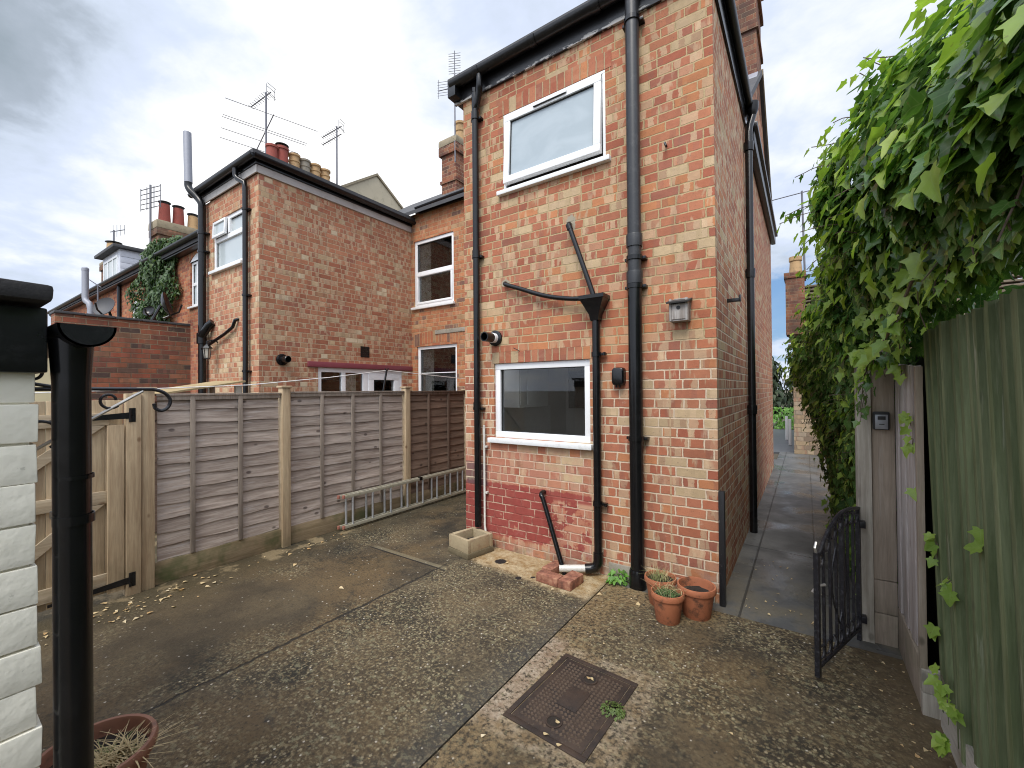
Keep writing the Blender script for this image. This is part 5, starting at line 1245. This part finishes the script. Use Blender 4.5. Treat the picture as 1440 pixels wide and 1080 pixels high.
# lantern on the wing
ln = thing('wall_lantern', (-7.75,NY,2.3), 'small black wall lantern on the far brick wing beside the bent waste pipe', 'lantern')
lx, ly, lz = -7.735, NY-.15, 2.17
MB().tube([(lx,NY,2.40), (lx,NY-.06,2.43), (lx,ly,2.40), (lx,ly,2.34)], .012, 8).build('arm', BLACK, ln)
MB().lathe((lx,ly,lz), [(0,.20),(.02,.18),(.075,.13),(.078,.12),(.07,.12)], 6).build('cap', BLACK, ln)
MB().lathe((lx,ly,lz), [(.052,.118),(.038,-.03),(0,-.03)], 6).build('glass', plain('lantern glass', (.42,.40,.34), .2), ln)
m = MB()
for k in range(6):
    a = math.pi/3*k; m.tube([(lx+.055*math.cos(a),ly+.055*math.sin(a),lz+.12), (lx+.04*math.cos(a),ly+.04*math.sin(a),lz-.035)], .005, 6)
m.lathe((lx,ly,lz), [(0,-.05),(.045,-.042),(.045,-.028),(0,-.028)], 6); m.build('cage', BLACK, ln)

# party chimney on the main ridge
def stack(nm, label, x0, x1, y0, y1, z0, z1, mat, cap, pots, corb=(.35,.75)):
    o = thing(nm, ((x0+x1)/2,(y0+y1)/2,z0), label, 'chimney')
    m = MB().box((x0,y0,z0), (x1,y1,z1), .004)
    for fr in corb: zz_ = z0+(z1-z0)*fr; m.box((x0-.03,y0-.03,zz_), (x1+.03,y1+.03,zz_+.07), .005)
    m.box((x0-.05,y0-.05,z1-.20), (x1+.05,y1+.05,z1-.01), .006); m.build('stack', mat, o)
    MB().box((x0-.06,y0-.06,z1-.009), (x1+.06,y1+.06,z1+cap), .05, None, .01).build('flaunching', MORTAR, o)
    for (x, y, r, h, mt, kind) in pots:
        z = z1+cap-.02
        pr = [(r*.98,0),(r*.94,h*.5),(r*.92,h*.86),(r*1.08,h*.88),(r*1.08,h),(r*.86,h),(r*.80,h*.3)]
        if kind == 'roll': pr = [(r*.98,0),(r*.92,h*.55),(r*1.05,h*.58),(r*1.05,h*.66),(r*.9,h*.68),(r*.9,h*.88),(r*1.1,h*.9),(r*1.1,h),(r*.86,h),(r*.8,h*.3)]
        if kind == 'cap': pr = [(r*1.05,0),(r*.95,h*.5),(r*.86,h*.98),(r*.78,h),(r*.74,h*.5)]
        p = MB().lathe((x,y,z), pr, 20).build('chimney_pot', mt, o)
        if kind in ('cap', 'cowl'):
            m = MB().lathe((x,y,z), [(0,h+.10),(r*.9,h+.075),(r*1.08,h+.060),(r*1.08,h+.05),(0,h+.055)], 20)
            for k in range(6): m.tube([(x+r*.85*math.cos(k*1.047),y+r*.85*math.sin(k*1.047),z+h-.01), (x+r*.85*math.cos(k*1.047),y+r*.85*math.sin(k*1.047),z+h+.055)], .008, 5)
            m.build('pot_cap', BLACK, p)
    return o
stack('chimney', 'red brick chimney stack rising just left of the tall wing beside a slim aerial', -6.69, -6.26, 7.0, 8.1, 5.4, 7.05, BRICK_C, .16, [(-6.42,7.33,.13,.50,POT_BUFF,'roll'), (-6.42,7.80,.13,.5,POT_BUFF,'roll')], (.22,.50))
PX = -10.05
pp_ = [(PX,4.93,.125,.42,POT_RED,'plain'), (PX,5.16,.135,.48,POT_RED,'cowl'), (PX,5.45,.125,.44,POT_BUFF,'roll'), (PX,5.71,.125,.42,POT_GREY,'roll'), (PX,5.98,.125,.42,POT_BUFF,'roll'), (PX,6.24,.125,.40,POT_BUFF,'roll')]
stack('chimney', 'long chimney stack showing six mixed pots above the lower wing roof', PX-.25, PX+.25, 4.65, 6.5, 5.2, 6.74, BRICK_C, .12, pp_)
stack('chimney', 'dark brick chimney stack with two red and two buff capped pots beyond the climber', -16.75, -16.1, 4.55, 6.35, 5.4, 6.62, BRICK_L, .25, [(-16.45,4.80,.155,.64,POT_RED,'cap'), (-16.45,5.16,.155,.62,POT_RED,'cap'), (-16.45,5.55,.15,.50,POT_BUFF,'cap'), (-16.45,5.92,.15,.48,POT_BUFF,'cap')], (.6,))
# rendered gable
gb = thing('rendered_house', (-10.2,8,0), 'house with a plain cream rendered gable above the lower wing roof', 'house')
m = MB().prism([(-10.2,4.9,0), (-10.2,4.9,5.75), (-10.2,7.96,7.85), (-10.2,11.0,5.80), (-10.2,11.0,0)], (-5,0,0)); m.build('gable_wall', RENDER, gb)
m = MB(); m.prism([(-10.16,4.8,5.72), (-10.16,7.96,7.93), (-10.16,7.96,7.86), (-10.16,4.8,5.65)], (-5.1,0,0)); m.prism([(-10.16,11.1,5.75), (-10.16,7.96,7.93), (-10.16,7.96,7.86), (-10.16,11.1,5.68)], (-5.1,0,0)); m.build('roof', MORTAR, gb)

# ------------------------------------------------------------------ yard wall beyond the gate
yw = thing('yard_wall', (-8.5,1.9,0), 'old red brick yard wall with dark bricks and a slate coping behind the gate', 'wall')
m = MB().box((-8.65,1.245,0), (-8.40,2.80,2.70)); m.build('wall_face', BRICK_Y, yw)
m = MB()
for i in range(5): m.box((-8.68,1.235+i*.313,2.701), (-8.375,1.235+(i+1)*.313-.006,2.735), .006, None, .003)
m.build('coping', TILE, yw)
cs = thing('cream_outhouse', (-8.6,.8,0), 'low cream painted outhouse glimpsed behind the black downpipe', 'outhouse')
MB().box((-8.9,.3,0), (-8.41,1.22,2.18), .01).build('wall', plain('cream painted wall', (.62,.56,.36), .8, var=.1, sc=4), cs)
MB().box((-8.95,.25,2.181), (-8.36,1.235,2.26), .01).build('roof', FEATH, cs)
# lean-to roof behind the fence
lt = thing('lean_to', (-5.6,2.1,0), 'low lean-to with a plywood sheet roof just showing above the fence', 'lean-to')
M = None
m = MB().prism([(-6.2,1.52,1.585), (-5.35,1.52,1.575), (-5.35,2.32,1.715), (-6.2,2.32,1.725)], (0,0,.018)); m.build('roof_sheet', PLY, lt)
for x, y, h in ((-6.15,1.60,1.57), (-5.42,1.60,1.56), (-6.15,2.27,1.69), (-5.42,2.27,1.68)): MB().box((x-.03,y-.03,0), (x+.03,y+.03,h), .003).build('leg', OLDPOST, lt)
MB().box((-6.12,1.62,.02), (-6.10,2.25,1.5)).build('back_panel', OVERLAP_B, lt)
# washing line and prop
m = MB(); pts = [(-4.9,-.6,1.56), (-4.9,.94,1.618), (-4.9,2.158,1.675), (-4.9,3.1,1.775), (-4.9,3.98,1.892), (-4.95,5.75,1.80)]
m.tube(pts, .0055, 6); tag(m.build('washing_line', ROPE), 'thin white washing line strung above the fence', 'washing line')
m = MB().tube([(-4.9,3.98,1.90), (-4.9,3.90,1.5), (-4.93,3.72,0)], .014, 8).tube([(-4.9,3.97,1.885), (-4.9,3.955,1.92)], .008, 6).tube([(-4.9,3.985,1.885), (-4.9,4.01,1.92)], .008, 6); tag(m.build('line_prop', BLACK), 'dark pole propping up the washing line behind the fence', 'prop')

# ------------------------------------------------------------------ far terrace
tz = 5.10; TY = 4.05
tr_ = thing('terraced_house', (-16,6,0), 'red brick terrace with arched white windows and grey dormer at far left', 'house')
TW = [(-12.15,-11.25,3.65,4.72), (-16.6,-15.75,2.9,4.15)]
m = wall(MB(), 'y', TY, -27, -10.4, 0, tz, TW, .1); m.quad((-10.4,TY,0), (-10.4,8,0), (-10.4,8,tz), (-10.4,TY,tz)); m.build('facade', BRICK_T, tr_)
for tw in TW:
    w_ = window(tr_, 'y', TY, *tw, rec=.03, w=.06, hbars=((tw[2]+tw[3])/2,), vbars=((tw[0]*.67+tw[1]*.33),(tw[0]*.33+tw[1]*.67)), pane=BLIND)
    n = 12; f_ = lambda u: .16*math.sin(math.pi*u)
    MB().prism([(tw[0]+(tw[1]-tw[0])*k/n, TY-.004, tw[3]+f_(k/n)) for k in range(n+1)], (0,.05,0)).build('arch_head', UPVC, w_)
    m = MB(); t = bmesh.new(); ra = []
    for k in range(n+1):
        x = tw[0]-.05+(tw[1]-tw[0]+.1)*k/n; z = tw[3]+f_(k/n)+.004; ra.append([t.verts.new(p) for p in ((x,TY-.012,z),(x,TY-.012,z+.2),(x,TY+.02,z+.2),(x,TY+.02,z))])
    for A, B in zip(ra, ra[1:]):
        for k in range(4): t.faces.new((A[k],A[(k+1)%4],B[(k+1)%4],B[k]))
    m.add(t); m.build('arch', SOLD_R, w_)
m = MB(); m.prism([(-27,TY-.22,tz-.03), (-27,6.1,6.35), (-27,6.1,6.25), (-27,TY-.22,tz-.13)], (16.7,0,0)); m.prism([(-27,8.2,tz-.03), (-27,6.1,6.35), (-27,6.1,6.25), (-27,8.2,tz-.13)], (16.7,0,0)); m.build('roof', TILE, tr_)
m = half_gutter(MB(), (-27,TY-.26,tz+.0), (-10.4,TY-.26,tz+.02), .07); m.box((-27,TY-.19,tz-.16), (-10.4,TY-.004,tz-.02), .004); m.build('gutter', BLACK, tr_)
m = MB().tube([(-17.6,TY-.06,tz-.1), (-17.6,TY-.06,0)], .05, 10).tube([(-17.6,TY-.06,3.95), (-18.1,TY-.06,4.0)], .03, 8); m.build('downpipe', BLACKP, tr_)
dm = MB().box((-20.9,TY+.25,4.9), (-18.9,TY+2.0,6.45), .01); 
do_ = dm.build('dormer', GREYCLAD, tr_)
m = MB(); f = mapper('y', TY+.25); frame(m, f, -20.75, -19.05, 5.35, 6.28, .08, -.03, .05)
for v in (-20.2,-19.62): fbox(m, f, (v-.04,-.028,5.43), (v+.04,.048,6.2))
m.build('window', UPVC, do_)
m = MB(); fbox(m, f, (-20.67,.0,5.43), (-19.13,-.008,6.2)); m.build('pane', BLIND, do_)
m = MB().box((-21.1,TY+.05,6.451), (-18.75,TY+2.1,6.56), .02); m.build('roof', TILE, do_)
m = MB()
for i in range(7): m.box((-18.895,TY+.26,5.0+i*.2), (-18.875,TY+1.9,5.19+i*.2), .004)
m.build('cladding', GREYCLAD, do_)
ch2 = stack('chimney', 'single buff chimney pot on a low stack behind the far dormer', -22.6, -22.0, 4.6, 5.3, 5.4, 6.55, BRICK_L, .12, [(-22.3,4.9,.24,.80,POT_BUFF,'cap')], ())
# climber on the far terrace
cl = thing('wall_climber', (-14.2,TY,0), 'dense green climber covering part of the far red brick terrace', 'climber')
Lf = Leaves(); rc = random.Random(3)
for i in range(8500):
    z = rc.uniform(2.3,5.75); u = rc.random()
    xl = -15.45+.5*max(0,3.8-z)*.3; xr = -12.75+.2*math.sin(z*5)-(.55*max(0,4.2-z)); 
    if z > 5.2: xl += (z-5.2)*.5; xr -= (z-5.2)*1.2
    x = xl+(xr-xl)*u+rc.gauss(0,.05)
    bul = .18+.10*math.sin(x*3.1+z*2.7)+.12*math.sin(x*5.3-z*4.1)
    y = TY-.05-max(.02,bul)*rc.random()**.5+(.5*max(0,z-5.1))
    Lf.add((x,y,z), (rc.gauss(.2,.4),-1+rc.gauss(0,.3),rc.gauss(.35,.35)), (rc.gauss(0,.4),0,-1), rc.uniform(.07,.135), LEAF_S, rnd=rc)
Lf.build('foliage', IVY_F, cl)
m = MB()
for k in range(4): m.tube([(-15.5+k*.6,TY-.04,0), (-15.3+k*.5,TY-.05,1.5), (-15.1+k*.6,TY-.05,3.2)], .03, 6)
m.build('stems', BARK, cl)
# flue and dishes on the far side of the yard wall
m = MB().tube([(-16.50,3.14,2.5), (-16.50,3.14,3.98), (-16.53,3.12,4.12), (-16.63,3.07,4.20), (-16.66,3.06,4.30), (-16.66,3.06,5.06)], .075, 14); m.lathe((-16.66,3.06,5.05), [(.08,0),(.08,.07),(.05,.10),(0,.10)], 14)
fo = m.build('metal_flue', GALV); tag(fo, 'pale grey metal flue pipe with an elbow standing behind the yard wall', 'flue')
def dish(c, r, aim, label, mat):
    o = thing('satellite_dish', c, label, 'satellite dish', 'satellite dishes behind the yard wall'); Q = V(aim).to_track_quat('Z','Y').to_matrix().to_4x4()
    MB().lathe(c, [(0,-.03*r/.3),(r*.5,.0),(r*.85,.05*r/.3),(r,.09*r/.3),(r*.98,.10*r/.3),(r*.8,.055*r/.3),(0,-.02*r/.3)], 26, Q).build('reflector', mat, o)
    a = V(aim).normalized(); c = V(c)
    MB().tube([tuple(c+V((0,0,-r))), tuple(c+a*r*1.0+V((0,0,-r*.7))), tuple(c+a*r*1.2+V((0,0,-r*.15)))], .02, 6).build('arm', BLACK, o)
    MB().tube([tuple(c-a*.05), tuple(c-a*.25+V((0,0,-r*1.3)))], .03, 6).build('mount', BLACK, o)
dish((-13.9,2.92,3.66), .25, (.5,-.7,.35), 'wide grey satellite dish showing above the yard wall, left of the climber', DISH)
dish((-12.08,3.50,3.60), .30, (.45,.85,.25), 'dark satellite dish seen nearly edge on in front of the climber', BLACKP)
dish((-12.6,3.40,3.50), .13, (.6,-.7,.3), 'smallest dark satellite dish, low against the climber above the yard wall', BLACKP)
# aerials
def aerial(nm, label, base, top, kind, aim=(-.8,-.35,0), sc=1.0):
    o = thing(nm, base, label, 'aerial'); b, t_ = V(base), V(top); MB().tube([base, top], .022*sc, 8).build('mast', AER, o)
    a = V(aim).normalized(); s_ = a.cross(V((0,0,1))).normalized()
    def yagi(c, L, n, ln, vert=False, refl=True):
        m = MB(); c = V(c); sd_ = V((0,0,1)) if vert else s_
        m.tube([tuple(c-a*L*.25), tuple(c+a*L*.75)], .012*sc, 6)
        for i in range(n):
            p = c+a*(L*(-.05+.8*i/max(1,n-1))); l = ln*(1-.35*i/n); m.tube([tuple(p-sd_*l/2), tuple(p+sd_*l/2)], .006*sc, 5)
        m.build('yagi', AER, o)
        if refl:
            m = MB(); p = c-a*L*.22
            for k in (-2,-1,1,2):
                q = p+V((0,0,k*.06))-a*abs(k)*.02; m.tube([tuple(q-s_*ln*.55), tuple(q+s_*ln*.55)], .006*sc, 5)
            for k in (-1,1): m.tube([tuple(p+s_*ln*.5*k+V((0,0,-.13))), tuple(p+s_*ln*.5*k+V((0,0,.13)))], .006*sc, 5)
            m.build('reflector', AER, o)
    return o, yagi
o, y_ = aerial('aerial', 'tall aerial with long horizontal rods above the six mixed chimney pots', (-10.15,4.85,6.6), (-10.15,4.85,8.50), 0, (-.82,-.30,-.38))
y_((-10.15,4.85,8.42), .62, 9, .22)
m = MB(); c = V((-10.15,4.85,7.62)); ax = V((-.62,-.05,-.55)).normalized(); rd = V((.45,.86,-.12)).normalized()
m.tube([tuple(c-ax*.40), tuple(c+ax*.52)], .012, 6)
for d_, l in ((-.38,.92), (-.02,.84), (.03,.84), (.28,.78), (.50,.72)): m.tube([tuple(c+ax*d_-rd*l), tuple(c+ax*d_+rd*l)], .007, 5)
m.build('dipole_array', AER, o)
o, y_ = aerial('aerial', 'shorter twin boom aerial above the right end of the six pots', (-10.0,6.55,6.6), (-10.0,6.55,8.52), 0, (-.82,-.30,-.30)); y_((-10.0,6.55,8.45), .62, 9, .18); y_((-10.0,6.55,8.25), .6, 8, .18, False, False)
o, y_ = aerial('aerial', 'slim aerial with a comb of rods beside the chimney left of the tall wing', (-6.25,6.96,6.6), (-6.25,6.96,8.55), 0, (.25,.1,.95), .7)
m = MB(); c = V((-6.25,6.96,8.0))
for i in range(9): m.tube([(c.x-.12,c.y-.06,c.z+.55+i*.055), (c.x+.12,c.y+.06,c.z+.55+i*.055)], .005, 5)
m.tube([(c.x,c.y,c.z+.5), (c.x,c.y,c.z+1.05)], .009, 6)
for i in range(6): m.tube([(c.x-.06,c.y,c.z+.12+i*.06), (c.x-.40,c.y-.12,c.z+.14+i*.06)], .005, 5)
m.tube([(c.x-.38,c.y-.11,c.z+.08), (c.x-.38,c.y-.11,c.z+.5)], .006, 5); m.tube([(c.x,c.y,c.z+.25), (c.x-.38,c.y-.11,c.z+.25)], .009, 6)
m.build('rod_array', AER, o)
o, y_ = aerial('aerial', 'grid shaped aerial on a mast beside the dark chimney at far left', (-16.4,4.44,5.2), (-16.4,4.44,7.95), 0, (-.6,-.7,.1), 1.3)
m = MB()
for i in range(5): m.tube([(-16.85,4.32,7.25+i*.15), (-15.95,4.56,7.25+i*.15)], .012, 5)
for k in (-.55,-.2,.2,.55): m.tube([(-16.4+k*.8,4.44+k*.21,7.2), (-16.4+k*.8,4.44+k*.21,7.9)], .012, 5)
m.build('grid', AER, o)
o, y_ = aerial('aerial', 'small pale aerial standing between the metal flue and the far dish', (-16.4,3.27,3.7), (-16.4,3.27,4.66), 0, (-.9,-.15,.4)); y_((-16.4,3.27,4.64), .75, 6, .06, False, False)
o, y_ = aerial('aerial', 'tiny aerial perched on the buff pot behind the dormer', (-22.3,4.9,7.4), (-22.3,4.9,8.0), 0, (.9,.3,0), 1.3); y_((-22.3,4.9,7.95), .8, 4, .5, True, False)

# ------------------------------------------------------------------ the street end of the alley
sh = thing('stone_house', (.6,12.6,0), 'rubble stone cottage with brick chimney and mossy roof at the alley end', 'house')
m = MB().prism([(-.235,12.39,0), (-.235,12.39,2.6), (3.9,12.39,2.6), (3.9,12.39,0)], (0,6,0)); m.build('wall', STONE, sh)
m = MB(); 
for i in range(15):
    z0 = 2.6+i*.125; y0_ = 12.30+i*.135; m.box((-.33,y0_,z0), (4.0,y0_+.30,z0+.05), .012, None, .006)
m.prism([(-.25,12.42,2.55), (-.25,14.4,4.40), (-.25,14.4,2.55)], (4.1,0,0)); m.build('roof', TILE_S, sh)
m = MB().box((-.37,12.45,2.9), (.02,13.0,4.42), .008).box((-.40,12.42,4.28), (.05,13.03,4.42), .008); c2 = m.build('chimney', BRICK_C, sh)
MB().lathe((-.16,12.7,4.42), [(.14,0),(.12,.3),(.14,.32),(.14,.42),(.10,.42),(.09,.1)], 18).build('chimney_pot', POT_BUFF, c2)
o, y_ = aerial('aerial', 'tall aerial mast with a long thin boom beside the brick chimney over the alley', (.03,12.72,4.3), (-.01,12.72,6.46), 0, (-.8,-.55,-.25)); y_((-.01,12.72,6.42), 1.05, 12, .05, False, False)
gpw = MB().box((-.40,14.2,0), (-.33,14.27,.72), .005).box((-.52,15.6,0), (-.45,15.67,.72), .005).box((-.40,14.22,.60), (-.34,14.25,.66)); tag(gpw.build('white_post', UPVC), 'low white post rail at the street beyond the alley', 'post')
lamp = thing('wall_lamp', (-.3,12.4,1.9), 'small white globe lamp on the corner of the stone cottage', 'lamp')
MB().lathe((-.40,12.30,1.82), [(0,-.07),(.05,-.05),(.07,0),(.05,.05),(0,.07)], 16).build('globe', UPVC, lamp)
MB().tube([(-.24,12.40,1.98), (-.36,12.34,1.98), (-.40,12.30,1.90)], .012, 6).build('arm', BLACK, lamp)
def tree(c, h, r, label, n, sd, mat=HEDGE, zb=.4):
    o = thing('conifer_tree', (c[0],c[1],0), label, 'tree', 'dark trees across the street'); L = Leaves(); rr = random.Random(sd)
    MB().tube([(c[0],c[1],-.05), (c[0]+.05,c[1],h*.5), (c[0],c[1],h*.92)], [.16,.10,.02], 8).build('trunk', BARK, o)
    for i in range(n):
        u = rr.random()**.8; z = zb+(h-zb)*u; R0 = r*(1-u)**.65*(.75+.35*math.sin(z*5+sd)*.5+.3*rr.random()); a = rr.uniform(0,6.283); q = R0*math.sqrt(rr.uniform(.3,1))
        L.add((c[0]+q*math.cos(a),c[1]+q*math.sin(a),z), (math.cos(a),math.sin(a),rr.uniform(-.1,.9)), (math.cos(a)*.5,math.sin(a)*.5,-.8), rr.uniform(.16,.32), LEAF_S, rnd=rr)
    L.build('crown', mat, o)
tree((-1.6,21.0), 3.9, 1.3, 'dark green conifer across the street, nearest to the brick house corner', 2600, 2)
tree((.4,22.0), 4.3, 1.6, 'dark green conifer across the street, behind the stone cottage corner', 2600, 5)
tree((-3.6,22.5), 4.6, 1.8, 'dark conifer across the street hidden behind the brick house', 1500, 9)
Lh = Leaves()
for i in range(2400): Lh.add((random.uniform(-5,3),random.uniform(19.5,20.2),random.uniform(.0,.85)), (random.uniform(-.4,.4),-1,random.uniform(0,1)), (random.uniform(-.5,.5),-.3,-1), random.uniform(.08,.16), LEAF_S)
tag(Lh.build('low_hedge', WEED), 'low bright green hedge along the far side of the street', 'hedge')
# ------------------------------------------------------------------ world, light, camera
SUN_EL, SUN_AZ = 54.0, 168.0          # azimuth measured clockwise from +Y
sd = V((math.sin(R_(SUN_AZ))*math.cos(R_(SUN_EL)), math.cos(R_(SUN_AZ))*math.cos(R_(SUN_EL)), math.sin(R_(SUN_EL))))
w = bpy.data.worlds.new('World'); SC.world = w; w.use_nodes = True
class WT(NT):
    def __init__(s): s.t = w.node_tree
s = WT(); t = s.t; bg = t.nodes['Background']
sky = s.n('ShaderNodeTexSky', sky_type='NISHITA', sun_disc=False); sky.sun_elevation = R_(SUN_EL); sky.sun_rotation = R_(SUN_AZ)
tc = s.n('ShaderNodeTexCoord'); D = tc.outputs['Generated']
sep = s.n('ShaderNodeSeparateXYZ'); t.links.new(D, sep.inputs[0]); dx, dy, dz = sep.outputs
den = s.m('ADD', s.m('MAXIMUM', dz, 0.0), .22)
cp = s.xyz(s.m('DIVIDE', dx, den), s.m('DIVIDE', dy, den), 0.0)
n1 = s.noise(cp, 1.15, 6, .58, .5); n2 = s.noise(s.vmul(cp, (1,1,1)), 2.6, 7, .6, .3); n3 = s.noise(cp, .55, 3, .5)
def lobe(v, p):
    nd = s.n('ShaderNodeVectorMath', operation='DOT_PRODUCT'); s.put(nd.inputs[0], D); nd.inputs[1].default_value = tuple(V(v).normalized())
    return s.m('POWER', s.m('MAXIMUM', nd.outputs['Value'], 0.0), p)
n4 = s.noise(cp, 6.5, 5, .6, .2)
fb = s.m('ADD', s.m('ADD', s.m('MULTIPLY', n1, .42), s.m('MULTIPLY', n2, .42)), s.m('MULTIPLY', n4, .16))
glow = s.m('ADD', s.m('MULTIPLY', lobe((-1.28,.42,.40), 16), .17), s.m('MULTIPLY', lobe((-.92,.62,.40), 20), .15))
dark = s.m('ADD', s.m('MULTIPLY', lobe((-1.55,.10,.82), 40), .34), s.m('MULTIPLY', lobe((-1.50,.16,.24), 90), .15))
v = s.m('SUBTRACT', s.m('ADD', fb, glow), dark)
base = s.ramp(v, [(.20,(.30,.36,.41)), (.33,(.42,.48,.56)), (.41,(.62,.70,.83)), (.49,(.71,.79,.97)), (.58,(.95,.98,1.03)), (.66,(1.2,1.2,1.2))])
# brighter overcast around the sun, added unseen behind the camera as fill
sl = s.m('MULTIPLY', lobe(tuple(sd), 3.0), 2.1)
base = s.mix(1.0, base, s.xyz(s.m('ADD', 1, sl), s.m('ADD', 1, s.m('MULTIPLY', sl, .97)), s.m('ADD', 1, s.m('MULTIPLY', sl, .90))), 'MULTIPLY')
# gaps of clear sky low over the street
gap = s.m('MULTIPLY', s.sm(s.m('ADD', s.m('MULTIPLY', lobe((-.045,1.18,.20), 90), 1.2), s.m('MULTIPLY', s.m('SUBTRACT', n2, .5), 1.6)), .55, .95), .9)
skyc = s.mix(1.0, sky.outputs[0], (.085,.085,.085), 'MULTIPLY')
fin = s.mix(gap, base, s.mix(.5, skyc, (.10,.36,.80)))
fin = s.mix(.06, fin, skyc)
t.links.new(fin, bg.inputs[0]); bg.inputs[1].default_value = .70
sun = bpy.data.lights.new('sun', 'SUN'); so = bpy.data.objects.new('sun', sun); COL.objects.link(so)
sun.energy = 1.5; sun.angle = R_(24); sun.color = (1.0,.94,.85); so.rotation_euler = (-sd).to_track_quat('-Z', 'Y').to_euler()

cam = bpy.data.cameras.new('camera'); co = bpy.data.objects.new('camera', cam); COL.objects.link(co)
cam.sensor_fit = 'HORIZONTAL'; cam.sensor_width = 36; cam.lens = 599.04/1440*36; cam.shift_y = (542.68-540)/1440
cam.clip_start = .02; cam.clip_end = 800
yaw, pit, rol = -.602642, .0094009, -.0079889
F = V((math.sin(yaw)*math.cos(pit), math.cos(yaw)*math.cos(pit), math.sin(pit))); Rr = V((math.cos(yaw), -math.sin(yaw), 0)); U = Rr.cross(F)
c_, s_ = math.cos(rol), math.sin(rol); R2 = Rr*c_ + U*s_; U2 = U*c_ - Rr*s_
co.matrix_world = Matrix(((R2.x,U2.x,-F.x,0), (R2.y,U2.y,-F.y,0), (R2.z,U2.z,-F.z,1.6), (0,0,0,1)))
SC.camera = co
SC.view_settings.view_transform = 'Standard'; SC.view_settings.look = 'None'; SC.view_settings.exposure = 0.68; SC.view_settings.gamma = 1
SC.cycles.filter_width = 1.05; SC.cycles.max_bounces = 8; SC.cycles.transparent_max_bounces = 12
